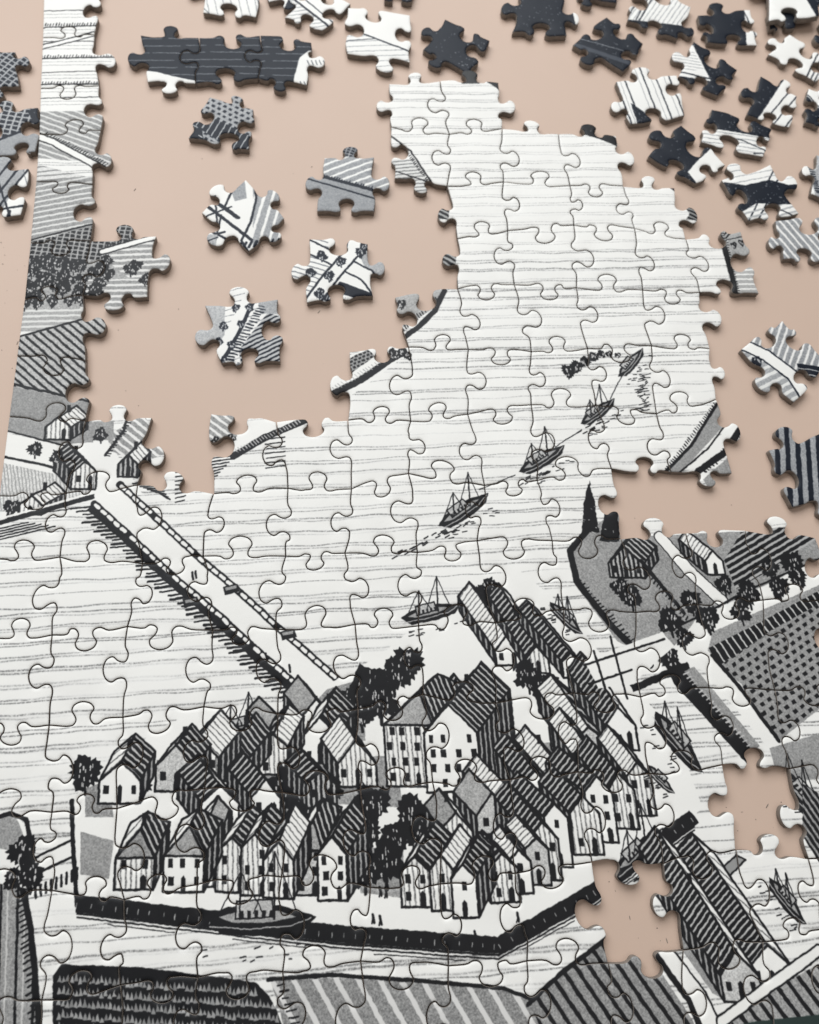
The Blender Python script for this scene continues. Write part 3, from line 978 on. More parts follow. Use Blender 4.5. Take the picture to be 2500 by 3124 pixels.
cv.stroke(Q((1112, 2115), (1180, 2050), (1310, 1950), (1330, 1935)), 7)
lane(((1395, 2000), (1470, 2100), (1520, 2200)), 26, 3)
cv.stroke(Q((1375, 2000), (1450, 2105), (1490, 2200)), 9)
cv.stipple(Q((1408, 1960), (1435, 1930), (1560, 2090), (1535, 2110), (1500, 2090)), GREY, 0.09)
cv.fill(Q((1400, 1935), (1550, 1800), (1570, 1810), (1430, 1950)), GREY)
cv.outline(Q((1400, 1935), (1550, 1800), (1570, 1810), (1430, 1950)), 3)
cv.house(*q(1590, 2085), 66, 36, (-96, -176), 0, 505)
cv.house(*q(1525, 2108), 64, 36, (-104, -196), 0, 509)
cv.hatch(Q((1500, 2200), (1580, 2110), (1740, 2020), (1740, 2200)), (0.62, 1), 19, 0.34, line=BLACK, back=0.62, amp=0.13)
lane(((1520, 2150), (1600, 2090), (1725, 2000)), 14, 3)
cv.boat(q(1655, 1895), 84, 1.0, 19)
green = np.zeros(cv.a.shape, np.float32)
gb, gm = cv.mask(Q((1490, 2170), (1590, 2150), (1725, 2136), (1800, 2128), (1800, 2300), (1490, 2300)), 0.2)
green[gb[1]:gb[3], gb[0]:gb[2]] = gm


def to_image(name, gray, green=None, tint=None):
    h, w = gray.shape
    rgb = np.empty((h, w, 4), np.float32)
    k = np.clip((gray - BLACK) / (WHITE - BLACK), 0, 1)
    lo = np.array(tint if tint is not None else (0.095, 0.095, 0.102), np.float32)
    hi = np.array((0.928, 0.917, 0.896), np.float32)
    rgb[..., :3] = lo + (hi - lo) * k[..., None]
    if green is not None:
        rgb[..., :3] += (np.array((0.16, 0.21, 0.20), np.float32) - rgb[..., :3]) * green[..., None]
    rgb[..., 3] = 1
    im = bpy.data.images.new(name, w, h)
    im.pixels.foreach_set(np.ascontiguousarray(rgb[::-1]).ravel())
    im.update()
    im.pack()
    return im


board_img = to_image('village_print', cv.a, green)

# ------------------------------------------------------------------ materials
def new_mat(name):
    m = bpy.data.materials.new(name)
    m.use_nodes = True
    nt = m.node_tree
    return m, nt, nt.nodes['Principled BSDF']


def noise(nt, scale, detail=3, rough=0.5, coord='Object'):
    tc = nt.nodes.new('ShaderNodeTexCoord')
    n = nt.nodes.new('ShaderNodeTexNoise')
    n.inputs['Scale'].default_value = scale
    n.inputs['Detail'].default_value = detail
    n.inputs['Roughness'].default_value = rough
    nt.links.new(tc.outputs[coord], n.inputs['Vector'])
    return n


def print_mat(name, img):
    m, nt, b = new_mat(name)
    t = nt.nodes.new('ShaderNodeTexImage')
    t.image = img
    t.interpolation = 'Cubic'
    t.extension = 'EXTEND'
    nt.links.new(t.outputs['Color'], b.inputs['Base Color'])
    b.inputs['Roughness'].default_value = 0.5
    b.inputs['Specular IOR Level'].default_value = 0.22
    n = noise(nt, 900, 4)
    bp = nt.nodes.new('ShaderNodeBump')
    bp.inputs['Strength'].default_value = 0.10
    bp.inputs['Distance'].default_value = 0.0002
    nt.links.new(n.outputs['Fac'], bp.inputs['Height'])
    nt.links.new(bp.outputs['Normal'], b.inputs['Normal'])
    return m


def ramp_mat(name, c0, c1, scale, rough, bump=0.0, dist=0.0002, spec=0.3):
    m, nt, b = new_mat(name)
    n = noise(nt, scale, 5, 0.6)
    r = nt.nodes.new('ShaderNodeValToRGB')
    r.color_ramp.elements[0].position = 0.3
    r.color_ramp.elements[1].position = 0.7
    r.color_ramp.elements[0].color = (*c0, 1)
    r.color_ramp.elements[1].color = (*c1, 1)
    nt.links.new(n.outputs['Fac'], r.inputs['Fac'])
    nt.links.new(r.outputs['Color'], b.inputs['Base Color'])
    b.inputs['Roughness'].default_value = rough
    b.inputs['Specular IOR Level'].default_value = spec
    if bump:
        n2 = noise(nt, scale * 6, 3)
        bp = nt.nodes.new('ShaderNodeBump')
        bp.inputs['Strength'].default_value = bump
        bp.inputs['Distance'].default_value = dist
        nt.links.new(n2.outputs['Fac'], bp.inputs['Height'])
        nt.links.new(bp.outputs['Normal'], b.inputs['Normal'])
    return m


M_board = print_mat('printed_paper', board_img)
M_card = ramp_mat('grey_cardboard', (0.20, 0.172, 0.148), (0.30, 0.262, 0.228), 900, 0.9, 0.35)
M_table = ramp_mat('beige_table', (0.560, 0.412, 0.322), (0.598, 0.442, 0.350), 9, 0.5, 0.04, 0.0001, 0.3)


def link(o, parent=None):
    scene.collection.objects.link(o)
    if parent is not None:
        o.parent = parent
    return o


def tag(o, label, cat, group=None, kind=None):
    o['label'] = label
    o['category'] = cat
    if group:
        o['group'] = group
    if kind:
        o['kind'] = kind


# ------------------------------------------------------------------ table
bm = bmesh.new()
bmesh.ops.create_cube(bm, size=1.0)
bmesh.ops.scale(bm, verts=bm.verts, vec=(1.3, 1.1, 0.03))
bmesh.ops.bevel(bm, geom=list(bm.edges), offset=0.003, segments=2, affect='EDGES')
me = bpy.data.meshes.new('tabletop')
bm.to_mesh(me)
bm.free()
me.materials.append(M_table)
table = bpy.data.objects.new('tabletop', me)
table.location = (0.0, 0.05, -0.015)
link(table)
table['kind'] = 'structure'
table['label'] = 'smooth pinkish beige tabletop under the jigsaw'

# ------------------------------------------------------------------ the assembled jigsaw, one part per piece
root = bpy.data.objects.new('assembled_puzzle', None)
root.empty_display_size = 0.02
link(root)
tag(root, 'large joined part of a black and white village jigsaw lying on the table', 'puzzle')
for (r, c), P in OUT.items():
    rnd = random.Random(r * 100 + c)
    ctr = P.mean(0)
    me = piece_meshes(P - ctr, lambda xy: uv_board(xy + ctr), False)
    me.materials.append(M_card)
    me.materials.append(M_board)
    o = bpy.data.objects.new('puzzle_piece', me)
    link(o, root)
    o.location = (ctr[0], ctr[1], rnd.uniform(0, 0.00010))
    o.rotation_euler = (rnd.uniform(-1, 1) * 0.0055, rnd.uniform(-1, 1) * 0.0055, 0)

# ------------------------------------------------------------------ loose pieces
CELLMM = 40.0
CPX = int(CELLMM * PPM)
NCOL = 8
LOOSE = []


def loose(corners, tabs, paint, label, z=0.0, tilt=(0, 0), tc=(None,) * 4):
    LOOSE.append(dict(corners=corners, tabs=tabs, paint=paint, label=label, z=z, tilt=tilt, tc=tc))


class Cell:
    """paints one piece; coordinates in millimetres from the piece centre, x right, y down"""
    def __init__(s, cvs, k):
        s.c = cvs
        s.ox, s.oy = (k % NCOL + 0.5) * CPX, (k // NCOL + 0.5) * CPX
        s.k = k

    def p(s, *pts):
        return [(s.ox + max(-19.9, min(19.9, x)) * PPM, s.oy + max(-19.9, min(19.9, y)) * PPM) for x, y in pts]

    def all(s):
        return s.p((-19.5, -19.5), (19.5, -19.5), (19.5, 19.5), (-19.5, 19.5))

    def half(s, ang, off=0.0):
        """half plane whose inner side points along ang (degrees, y down)"""
        a = math.radians(ang)
        d, n = (math.cos(a), math.sin(a)), (-math.sin(a), math.cos(a))
        P = [(d[0] * u + n[0] * v, d[1] * u + n[1] * v) for u, v in ((off, -24), (off, 24), (off + 40, 24), (off + 40, -24))]
        b0 = s.box()
        return clip_box([(s.ox + x * PPM, s.oy + y * PPM) for x, y in P], b0)

    def box(s):
        return (s.ox - 19.5 * PPM, s.oy - 19.5 * PPM, s.ox + 19.5 * PPM, s.oy + 19.5 * PPM)

    def line(s, a, b, w=2.4, val=BLACK, **k):
        s.c.stroke(s.p(a, b), w, val, **k)

    def lines(s, ang, offs, w=2.4, val=BLACK, half=19):
        a = math.radians(ang)
        d, n = (math.cos(a), math.sin(a)), (-math.sin(a), math.cos(a))
        for o in offs:
            s.line((n[0] * o - d[0] * half, n[1] * o - d[1] * half), (n[0] * o + d[0] * half, n[1] * o + d[1] * half), w, val)

    def dark(s, P=None, fl=70, seed=0, val=BLACK):
        P = P or s.all()
        s.c.fill(P, val)
        s.c.flecks(P, fl * 3, 0.66, seed + s.k, 2.6, 1.5)

    def dirv(s, ang):
        a = math.radians(ang)
        return (math.cos(a), math.sin(a))


def clip_box(P, b):
    def clip(P, inside, inter):
        out = []
        for i in range(len(P)):
            a, c = P[i - 1], P[i]
            if inside(c):
                if not inside(a):
                    out.append(inter(a, c))
                out.append(c)
            elif inside(a):
                out.append(inter(a, c))
        return out
    x0, y0, x1, y1 = b
    ix = lambda X: (lambda a, c: (X, a[1] + (c[1] - a[1]) * (X - a[0]) / (c[0] - a[0])))
    iy = lambda Y: (lambda a, c: (a[0] + (c[0] - a[0]) * (Y - a[1]) / (c[1] - a[1]), Y))
    for f, g in ((lambda p: p[0] >= x0, ix(x0)), (lambda p: p[0] <= x1, ix(x1)), (lambda p: p[1] >= y0, iy(y0)), (lambda p: p[1] <= y1, iy(y1))):
        if not P:
            break
        P = clip(P, f, g)
    return P or [(x0, y0), (x0 + 1, y0), (x0, y0 + 1)]


def water_bits(s, ang, sp=2.6, val=0.62, w=1.2, P=None):
    s.c.hatch(P or s.all(), s.dirv(ang), sp * PPM, w / (sp * PPM) * 1.6, line=val, amp_line=0.2)


def p_net(s):
    s.c.dots(s.all(), s.dirv(35), 14, 0.36, back=0.66, net=True)


def p_netgrey(s):
    s.c.stipple(s.all(), GREY * 1.05, 0.06)
    s.c.dots(s.half(-118, -1), s.dirv(10), 15, 0.36, back=0.70, net=True)
    s.lines(-28, (1.2,), 6)
    s.c.fill(s.p((4, -8), (14, -14), (14, -3), (7, -2)), BLACK)
    s.c.flecks(s.p((4, -8), (14, -14), (14, -3), (7, -2)), 14, 0.7, 3)


def p_rig(s):
    s.c.stipple(s.all(), GREY * 1.1, 0.08)
    s.c.fill(s.half(20, 4), WHITE)
    s.lines(-62, (0.5, 3.2, -3), 5)
    s.lines(70, (-1, 5), 4)
    s.lines(75, (-8.5, -11), 1.6, 0.45)
    s.lines(-12, (6.5,), 5)
    s.line((4, 7), (3, 13), 6); s.line((9, 6), (8, 12), 6)


def p_darklines(lo=None):
    def f(s):
        s.c.fill(s.all(), BLACK)
        rr_ = random.Random(s.k)
        for o in (-8.6, -5.6, -2.6, 0.4, 3.4, 6.4, 9.2):
            x = -19.0
            while x < 19:
                l = rr_.uniform(7, 24)
                s.line((x, o - x * 0.02), (min(19, x + l), o + 0.2), 1.4, 0.62)
                x += l + rr_.uniform(1.0, 3.0)
        if lo == 'left':
            s.c.fill(s.p((-10, 4.5), (-4, 5.5), (4, 8), (14, 10), (14, 19), (-16, 19), (-16, 4.2)), WHITE)
            s.c.fill(s.p((-19, 3.6), (-11, 3.4), (-11, 6.5), (-19, 7)), WHITE)
        if lo == 'right':
            s.c.fill(s.p((5, -1), (8, -4), (19, -5), (19, 16), (3.5, 16), (3, 8)), WHITE)
            for k in range(5):
                s.line((7.5 + k * 1.3, 0.2), (8 + k * 1.3, 2.0), 1.6)
                s.line((5 + k * 1.2, 9), (5.5 + k * 1.2, 10.6), 1.6)
    return f


def p_white(ang=0, line=None, sp=2.6):
    def f(s):
        water_bits(s, ang, sp)
        if line:
            for (a, b, w) in line:
                s.line(a, b, w)
    return f


def p_lined(ang, offs, tri=None):
    def f(s):
        s.lines(ang, offs, 3.4)
        s.lines(ang, [o + 1.8 for o in offs], 1.4, 0.6)
        if tri:
            s.dark(s.p(*tri), 25)
    return f


def p_dark(fl=70, extra=None):
    def f(s):
        s.dark(None, fl)
        if extra:
            extra(s)
    return f


def p_split(ang, off, lines=None, hatch=None, fl=60, gap=True):
    """white on one side, flecked dark on the other (dark lies along ang)"""
    def f(s):
        if hatch is not None:
            water_bits(s, hatch, 2.0, 0.6)
        if lines:
            s.lines(lines[0], lines[1], 3.2)
        H_ = s.half(ang, off)
        s.dark(H_, fl)
        s.c.flecks(s.half(ang, off), 60, 0.7, 4 + s.k, 4.0, 1.4)
    return f


def p_stripes(ang, back=GREY, line=0.90, sp=2.1, duty=0.34, extra=None):
    def f(s):
        s.c.hatch(s.all(), s.dirv(ang), sp * PPM, duty, line=line, back=back, amp=0.10)
        if extra:
            extra(s)
    return f


def p_check(s):
    s.c.dots(s.all(), s.dirv(33), 15, 0.26, back=0.66)
    band = s.p((-15, -4), (-9, -5.5), (12, 8), (12, 14), (6, 14))
    s.c.fill(band, BLACK)
    s.c.hatch(band, s.dirv(-65), 14, 0.16, line=0.8)
    s.c.fill(s.p((-19, 2), (-7, 2), (-6, 12), (-19, 14)), BLACK)
    s.c.flecks(s.p((-19, 2), (-7, 2), (-6, 12), (-19, 14)), 16, 0.85, 3, 9, 3)
    s.c.stipple(s.p((-8, 6), (2, 9), (0, 15), (-8, 15)), 0.72, 0.1)


def p_field(s):
    s.c.hatch(s.all(), s.dirv(-24), 2.4 * PPM, 0.30, line=0.92, back=0.62, amp=0.10)
    s.c.stipple(s.p((-19, -3.4), (-9, -3), (10, 3.4), (12, 8), (12, 17), (-19, 17)), GREY * 1.02, 0.08)
    s.c.stroke(s.p((-9, -3.2), (10, 3.2)), 8)
    s.c.fringe(s.p((-9, -3.2))[0], s.p((10, 3.2))[0], 7, 6, 2.4, side=-1)
    s.c.stroke(s.p((-15, -3), (10, 6.4)), 4)
    s.c.dots(s.p((-4, -19), (6, -19), (5, -10.5), (-3, -10)), s.dirv(20), 9, 0.35, back=0.6, net=True)
    s.c.fringe(s.p((5, 11.5))[0], s.p((12, 7))[0], 9, 8, 4, side=1)


def p_star(s):
    s.c.hatch(s.half(0, 2.4), s.dirv(104), 2.6 * PPM, 0.32, line=0.93, back=0.64, amp=0.09)
    s.c.stroke(s.p((2.6, -14), (3.4, -6), (1.6, 3), (-1, 9), (1, 13)), 5)
    s.c.stipple(s.p((-6, -14), (-0.5, -17), (0.5, -6), (-3, -5)), 0.62)
    for a in (((-16, -11), (-2, 1), 9), ((-12, -4), (2, 9), 7), ((-9, -7), (-8, 5), 4), ((-15, 2), (-4, -3), 4), ((-14, 9), (-6, 6), 5), ((-7, 0), (-9, 12), 4), ((-2, -14), (-6, -3), 5), ((-13, 4), (-1, 11), 5)):
        s.line(*a)
    s.c.stipple(s.p((-19, 6), (-8, 7), (-9, 16), (-19, 16)), 0.7)
    s.line((-16, 11), (-8, 8), 3)
    s.c.fringe(s.p((-1, 10))[0], s.p((16, 8))[0], 14, 11, 6, side=1, lean=-0.6)


def p_crossroads(s):
    s.c.hatch(s.half(180, 3), s.dirv(20), 1.6 * PPM, 0.25, line=0.5)
    s.c.stipple(s.p((6, -6), (19, -6), (19, 4), (8, 1)), 0.68)
    s.c.stroke(s.p((-10, -9), (8, 2), (11, 7)), 34, BLACK)
    s.c.stroke(s.p((-10, -9), (8, 2), (11, 7)), 26, WHITE)
    s.c.stroke(s.p((-9, 12), (-3, 3), (4, -6), (5, -10)), 34, BLACK)
    s.c.stroke(s.p((-9, 12), (-3, 3), (4, -6), (5, -10)), 25, WHITE)
    for i, (x, y) in enumerate(((-5, -5), (-8.5, 1), (0.5, -3), (6.5, -6), (-3, 2), (-6, 8), (8, -8))):
        s.c.tree(s.p((x, y))[0], 13, i)
    s.c.fill(s.p((-5, 10), (0, 4), (10, 8.5), (9, 12), (0, 8), (-2, 12)), BLACK)
    s.c.fringe(s.p((-4, 10))[0], s.p((9, 11))[0], 8, 6, 2, 0.8, side=-1)


def p_avenue(s):
    water_bits(s, -15, 2.0, 0.6)
    s.c.stipple(s.half(180, 6.0), 0.72)
    s.c.hatch(s.p((-2, 6), (6, -6), (12, -4), (12, 12), (-1, 12)), s.dirv(-28), 1.25 * PPM, 0.45, line=BLACK, back=0.76)
    s.c.stipple(s.p((3, -12), (12, -10), (12, -5), (4, -6)), 0.66)
    s.c.stroke(s.p((-9, 12), (-3, 0), (3, -15)), 22, BLACK)
    s.c.stroke(s.p((-10, 12), (-4, 0), (2, -15)), 20, WHITE)
    s.c.fringe(s.p((-7, 11))[0], s.p((4, -9))[0], 16, 7, 3.2, side=1)
    for i, (x, y) in enumerate(((-6.4, -2), (-7.6, 3), (-3, -8), (-1.4, -2.5), (-4, 4), (1, -8), (-6, 9), (-11, 6))):
        s.c.tree(s.p((x, y))[0], 10, i)
    s.c.dots(s.p((-6, 9), (0, 10), (-1, 15), (-8, 15)), (1, 0), 14, 0.34, line=0.9, back=0.55)


def p_bank(s):
    s.c.hatch(s.all(), s.dirv(-62), 2.0 * PPM, 0.34, line=0.90, back=GREY, amp=0.1)
    s.c.hatch(s.half(140, 4), s.dirv(-25), 2.4 * PPM, 0.4, line=0.88, back=0.66, amp=0.1)
    s.c.fill(s.p((3, 2), (14, 4), (14, 16), (6, 17), (3, 9)), BLACK)
    s.c.hatch(s.p((3, 2), (14, 4), (14, 16), (6, 17), (3, 9)), s.dirv(12), 12, 0.14, line=0.85)
    s.c.stroke(s.p((-14, -6), (-6, -1), (1, 6), (5, 17)), 30, BLACK)
    s.c.stroke(s.p((-14, -6), (-6, -1), (1, 6), (5, 17)), 23, WHITE)
    s.c.tree(s.p((-9, 1))[0], 13, 4)


def p_coastcut(s):
    water_bits(s, 5, 2.4)
    s.c.stroke(s.p((-10, 6), (0, 2), (10, -5)), 3)


def p_under(s):
    s.dark(None, 60)


GRP = 'loose jigsaw pieces scattered on the table'
loose([(-105, 168), (47, 156), (59, 262), (-98, 275)], (-1, 1, 1, -1), p_net, 'grey puzzle piece covered all over with a dark net pattern', tc=(None, .3, None, None))
loose([(-45, 345), (117, 326), (108, 462), (-40, 476)], (1, -1, -1, -1), p_netgrey, 'puzzle piece half net pattern half plain grey, touching the straight border', tc=(.42, None, .3, None))
loose([(-80, 515), (88, 512), (64, 655), (-95, 660)], (1, -1, -1, 1), p_rig, 'grey and white puzzle piece with crossed black lines beside the straight border')
loose([(620, -100), (790, -95), (782, 52), (619, 38)], (1, -1, -1, 1), p_white(80, [((8, -2), (11, 14), 1.6), ((-10, 6), (-5, 12), 1.4)]), 'white puzzle piece with fine grass strokes above the joined dark strip', tc=(None, None, .5, None))
loose([(812, -115), (940, -130), (905, 0), (820, 5)], (1, -1, 1, -1), p_split(20, 4), 'puzzle piece white and dark, between the grass-stroked and black-ruled white pieces', tc=(None, None, .3, None))
loose([(951, -33), (1071, 10), (985, 92), (868, 52)], (-1, -1, -1, 1), lambda s: (s.c.hatch(s.half(135, 2), s.dirv(-10), 11, 0.2, line=0.6), s.line((-9, -6), (8, 12), 5), s.line((-8, -9), (10, 11), 3)), 'white puzzle piece crossed by a double black rule, tilted on its corner')
loose([(1062, 22), (1252, 45), (1252, 190), (1060, 163)], (-1, -1, 1, -1), lambda s: (water_bits(s, -3, 2.2, P=s.half(118, 2)), s.line((-5, 0), (13, 9), 4), s.line((-11, 3), (-1, 2), 2)), 'nearly blank white puzzle piece with one slanting black line', tc=(.4, None, .42, .5))
loose([(1165, -145), (1290, -130), (1258, 4), (1172, 0)], (1, -1, -1, -1), p_split(90, 6), 'white puzzle piece with dark rim, beside the nearly blank white piece')
loose([(1358, 56), (1496, 122), (1428, 226), (1290, 150)], (-1, -1, 1, 1), p_dark(60, lambda s: s.c.flecks(s.half(35, -1), 120, 0.75, 3, 3.0, 1.4)), 'navy black puzzle piece on its corner touching the top of the joined puzzle', tc=(.55, .45, .6, .5))
loose([(1588, -40), (1722, -35), (1731, 108), (1563, 97)], (-1, 1, -1, 1), lambda s: (s.dark(None, 90), s.c.fill(s.p((10.4, -9), (19, -9), (19, 6), (11.2, 6)), WHITE)), 'navy black puzzle piece lying level with a knob on either side', tc=(.5, .62, .5, .5))
loose([(1768, -115), (1890, -110), (1885, 8), (1768, -8)], (-1, -1, 1, 1), p_dark(60), 'black puzzle piece with a blunt knob, beside the level navy black one', tc=(None, None, .8, None))
loose([(1748, 136), (1852, 50), (1964, 132), (1902, 218)], (-1, -1, -1, 1), p_dark(70, lambda s: (s.c.flecks(s.all(), 90, 0.6, 2, 3, 1.3), s.line((-16, -1), (6, 9), 12, 0.3), s.lines(20, (1.6,), 1.6, 0.6))), 'black puzzle piece with grey streaks, turned on its corner', tc=(.5, .5, .5, .6))
loose([(1950, -62), (2110, 20), (2070, 118), (1914, 62)], (-1, 1, -1, -1), lambda s: (water_bits(s, -55, 1.5, 0.62), s.lines(-60, (-5.5, -4.3, -8.5), 3), s.dark(s.half(98, 5.5), 50)), 'white puzzle piece with fine slanted lines and a dark lower rim', tc=(None, .7, .5, None))
loose([(2130, 45), (2290, 28), (2312, 138), (2160, 128)], (1, -1, -1, -1), lambda s: (s.c.fill(s.all(), BLACK), s.c.flecks(s.half(0, 1), 160, 0.6, 5, 3, 1.3), s.c.fill(s.half(8, 6.0), WHITE), s.lines(80, (-8.2,), 3)), 'almost solid navy black puzzle piece with white right corners', tc=(.4, .5, .5, .5))
loose([(2332, -95), (2500, -88), (2492, 66), (2336, 84)], (-1, -1, -1, 1), p_split(-10, 3, fl=60), 'puzzle piece split into blank white and ruled black, knob towards the navy piece', z=0.0018, tilt=(-0.05, 0), tc=(None, None, .55, .62))
loose([(2345, -25), (2440, -20), (2428, 84), (2350, 90)], (-1, 1, -1, -1), p_under, 'black puzzle piece mostly hidden under the white and ruled black one')
loose([(2118, 125), (2252, 212), (2192, 292), (2070, 232)], (-1, -1, -1, 1), lambda s: (s.dark(None, 110), s.c.flecks(s.all(), 60, 0.55, 9, 6, 1.4), s.c.fill(s.p((-19, -19), (-3, -11), (0.5, 4.5), (-10, 2.5), (-19, 2)), WHITE), s.c.hatch(s.p((-12, -8), (-3, -8), (-1, 0), (-11, 0)), s.dirv(12), 9, 0.2, line=0.6), s.line((-10, 0.5), (0, 3.5), 4)), 'dark puzzle piece with a white wedge and white knob', tc=(.5, .5, .5, .45))
loose([(1879, 248), (2066, 228), (2091, 351), (1924, 378)], (1, -1, -1, 1), p_lined(81, (-8.6, -4, 0.2, 6.8, 10), ((-7.5, 2), (-1, 8), (1, 15), (-6, 15))), 'white puzzle piece with upright black lines and a small dark triangle', tc=(.45, .35, .5, .45))
loose([(2411, 103), (2530, 190), (2489, 250), (2344, 165)], (-1, -1, -1, 1), p_lined(-58, (4.6, 6.2, 7.8)), 'blank white puzzle piece with three short black bars near one corner')
loose([(2500, 70), (2610, 100), (2615, 190), (2535, 175)], (-1, -1, -1, 1), p_dark(70), 'black puzzle piece next to the one with three black bars')
loose([(2322, 230), (2434, 292), (2410, 388), (2279, 350)], (1, -1, -1, 1), lambda s: (s.lines(-48, (1.5, 4.5, 8), 3), s.dark(s.half(217, 1.5), 60), s.c.flecks(s.half(217, 1.5), 60, 0.6, 1), s.dark(s.half(40, 10.5), 20)), 'puzzle piece with white lined middle between two black sides', tc=(.6, .5, .5, .5))
loose([(2468, 268), (2590, 305), (2570, 405), (2458, 372)], (-1, 1, -1, -1), lambda s: (s.lines(60, (-4, 1), 3), s.lines(-40, (2,), 3), s.dark(s.half(150, 1.5), 60)), 'puzzle piece with black side and white scribbled corner, no upright lines')
loose([(2172, 332), (2358, 392), (2330, 478), (2140, 432)], (-1, -1, -1, -1), lambda s: (water_bits(s, 10, 1.6, 0.55), s.line((0, 2), (12, 9), 3), s.line((4, 8), (14, 8), 3), s.dark(s.half(-78, 0.5), 90)), 'puzzle piece with four sockets, black upper half and hatched white lower half')
loose([(1978, 475), (2079, 380), (2215, 503), (2122, 560)], (1, -1, -1, -1), lambda s: (s.dark(None, 60), s.c.flecks(s.half(40, -4), 80, 0.75, 3, 4, 1.3), s.c.fill(s.p((19.5, -4), (9, -4), (2, 2.5), (-1, 6), (6, 19), (19.5, 19)), WHITE)), 'puzzle piece half plain black and half blank white, tilted beside the joined puzzle', tc=(.5, .45, .5, .5))
loose([(2202, 548), (2352, 500), (2440, 650), (2286, 674)], (1, 1, -1, -1), lambda s: (s.lines(-58, (0.5, 3), 3.4), water_bits(s, -12, 2.2, P=s.half(-100, 4)), s.c.hatch(s.half(80, 4), s.dirv(-15), 13, 0.35, line=0.7), s.line((2, 4), (14, 11), 3), s.dark(s.p((-19, -6), (-4, -3.5), (4, -5.5), (10, -3.5), (19, -4), (19, 3.5), (8, 4), (-2, 3.5), (-8, 7), (-19, 4)), 60)), 'puzzle piece with a broad black band between two white parts', tc=(.35, .45, .5, .5))
loose([(2366, 672), (2535, 665), (2545, 795), (2392, 790)], (-1, -1, -1, 1), p_stripes(62), 'light grey puzzle piece with even white stripes, next to the black banded piece', tc=(.6, None, .55, .45))
loose([(2492, 470), (2620, 520), (2605, 655), (2475, 590)], (-1, -1, -1, 1), lambda s: (s.c.stipple(s.all(), 0.68, 0.12), s.c.fill(s.p((-19, -14), (-7.6, -14), (-7.6, 5), (-19, 5)), WHITE), s.c.fringe(s.p((-7.4, -8))[0], s.p((-7.0, 4))[0], 10, 6, 4, side=-1)), 'speckled grey puzzle piece with a white knob')
loose([(2260, 1066), (2388, 976), (2520, 1100), (2424, 1228)], (-1, -1, -1, 1), p_bank, 'grey striped puzzle piece crossed by a curved white road', tc=(.55, .45, .5, .45))
loose([(2346, 1372), (2525, 1312), (2600, 1500), (2418, 1548)], (1, -1, 1, -1), p_stripes(99, 0.62, BLACK, 3.0, 0.48), 'grey puzzle piece with bold black stripes', tc=(.35, None, None, .45))
loose([(640, 294), (774, 332), (761, 456), (574, 420)], (1, -1, -1, -1), p_check, 'grey puzzle piece with black dots and a dark ladder band', tc=(.6, .45, .4, .5))
loose([(990, 480), (1143, 477), (1143, 644), (967, 644)], (1, 1, -1, 1), p_field, 'grey puzzle piece with slanted white stripes above a plain grey field', tc=(.5, .5, .5, .5))
loose([(615, 648), (750, 546), (868, 664), (758, 768)], (1, 1, 1, 1), p_star, 'star-like puzzle piece with four knobs, striped grey beside black scribbles', tc=(.5, .55, .45, .5))
loose([(943, 727), (1124, 743), (1140, 903), (936, 923)], (-1, 1, -1, 1), p_crossroads, 'puzzle piece showing white roads crossing among black trees', tc=(.55, .5, .55, .5))
loose([(624, 930), (849, 911), (856, 1103), (676, 1108)], (1, -1, -1, 1), p_avenue, 'puzzle piece with a tree lined white road and black hatching', tc=(.5, .48, .55, .5))

# the strip of three joined dark pieces
SA = [(428, 105), (607, 113), (794, 106), (951, 128)]
SB = [(450, 250), (597, 254), (788, 239), (937, 260)]
strip_tabs_top, strip_tabs_bot = (1, -1, -1), (1, -1, 1)
NCELL = len(LOOSE) + 3
NROW = (NCELL + NCOL - 1) // NCOL
lc = Canvas(NCOL * CPX, NROW * CPX, 90)
for k, L in enumerate(LOOSE):
    L['paint'](Cell(lc, k))
for i, kind in enumerate(('left', None, 'right')):
    p_darklines(kind)(Cell(lc, len(LOOSE) + i))
loose_img = to_image('loose_prints', lc.a, tint=(0.072, 0.095, 0.138))
M_loose = print_mat('printed_paper_loose', loose_img)


def uv_cell(k):
    ox, oy = (k % NCOL + 0.5) * CPX, (k // NCOL + 0.5) * CPX

    def f(xy):
        return np.c_[(ox + xy[:, 0] * 1000 * PPM) / lc.w, 1 - (oy - xy[:, 1] * 1000 * PPM) / lc.h]
    return f


for k, L in enumerate(LOOSE):
    rnd = random.Random(900 + k)
    pts = [W(p) for p in L['corners']]
    segs = [knob_edge(pts[i], pts[(i + 1) % 4], L['tabs'][i], rnd, L['tc'][i]) for i in range(4)]
    P = np.vstack([s[:-1] for s in segs])
    ctr = np.mean(pts, 0)
    base, face = piece_meshes(P - ctr, uv_cell(k), True)
    base.materials.append(M_card)
    face.materials.append(M_loose)
    o = bpy.data.objects.new('puzzle_piece', None)
    o.empty_display_size = 0.01
    link(o)
    o.location = (ctr[0], ctr[1], 0.00003 + L['z'])
    o.rotation_euler = (L['tilt'][0], L['tilt'][1], 0)
    tag(o, L['label'], 'puzzle piece', GRP)
    link(bpy.data.objects.new('cardboard_base', base), o)
    link(bpy.data.objects.new('printed_face', face), o)

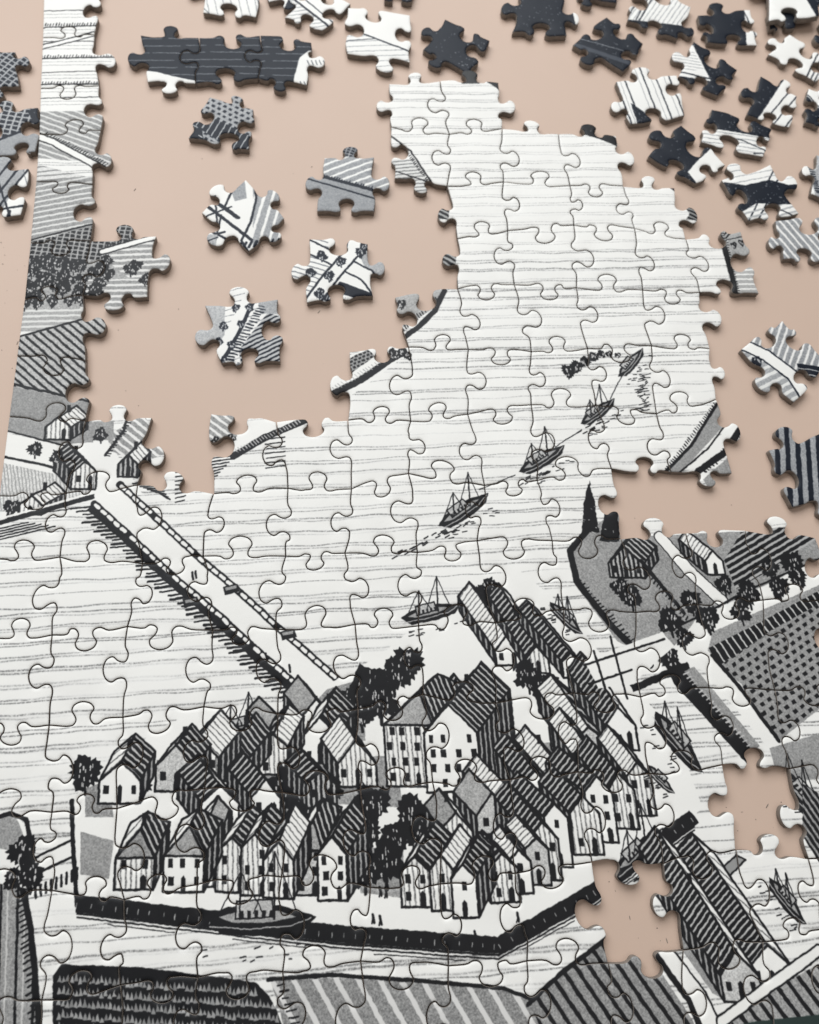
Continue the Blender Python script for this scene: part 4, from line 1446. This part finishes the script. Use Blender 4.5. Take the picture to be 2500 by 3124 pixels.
rnd = random.Random(77)
SAw, SBw = [W(p) for p in SA], [W(p) for p in SB]
verts_e = [knob_edge(SAw[i], SBw[i], -1 if i < 3 else 1, rnd, (.5, .45, .5, .45)[i]) for i in range(4)]
top_e = [knob_edge(SAw[i], SAw[i + 1], strip_tabs_top[i], rnd, (.5, .5, .55)[i]) for i in range(3)]
bot_e = [knob_edge(SBw[i], SBw[i + 1], -strip_tabs_bot[i], rnd, (.5, .52, .45)[i]) for i in range(3)]
sroot = bpy.data.objects.new('puzzle_strip', None)
sroot.empty_display_size = 0.02
link(sroot)
tag(sroot, 'three dark puzzle pieces with thin white lines joined in a row', 'puzzle strip')
for i in range(3):
    P = np.vstack([top_e[i][:-1], verts_e[i + 1][:-1], bot_e[i][::-1][:-1], verts_e[i][::-1][:-1]])
    ctr = np.mean([SAw[i], SAw[i + 1], SBw[i], SBw[i + 1]], 0)
    me = piece_meshes(P - ctr, uv_cell(len(LOOSE) + i), False)
    me.materials.append(M_card)
    me.materials.append(M_loose)
    o = bpy.data.objects.new('puzzle_piece', me)
    link(o, sroot)
    o.location = (ctr[0], ctr[1], 0.00003)

# ------------------------------------------------------------------ dust and crumbs on the table
rnd = random.Random(4)
bm = bmesh.new()
for i in range(60):
    px, py = rnd.choice(((rnd.uniform(330, 1150), rnd.uniform(480, 1260)), (rnd.uniform(1900, 2450), rnd.uniform(880, 1600)), (rnd.uniform(1800, 2100), rnd.uniform(2650, 2900)), (rnd.uniform(2200, 2400), rnd.uniform(2380, 2560)), (rnd.uniform(0, 100), rnd.uniform(700, 1200))))
    x, y = unproject(px, py, 0.0)
    s = rnd.uniform(0.00005, 0.00016)
    a = rnd.uniform(0, 3.14)
    l = s * rnd.choice((1, 1, 1.5, 5))
    bmesh.ops.create_icosphere(bm, subdivisions=1, radius=1.0, matrix=Matrix.Translation((x, y, s * 0.3)) @ Matrix.Rotation(a, 4, 'Z') @ Matrix.Diagonal((l, s, s * 0.5, 1)))
me = bpy.data.meshes.new('dust_specks')
bm.to_mesh(me)
bm.free()
me.materials.append(ramp_mat('dust', (0.10, 0.08, 0.07), (0.32, 0.27, 0.22), 300, 0.9))
o = bpy.data.objects.new('dust_specks', me)
link(o)
tag(o, 'tiny dark crumbs of dust on the bare table', 'dust', None, 'stuff')
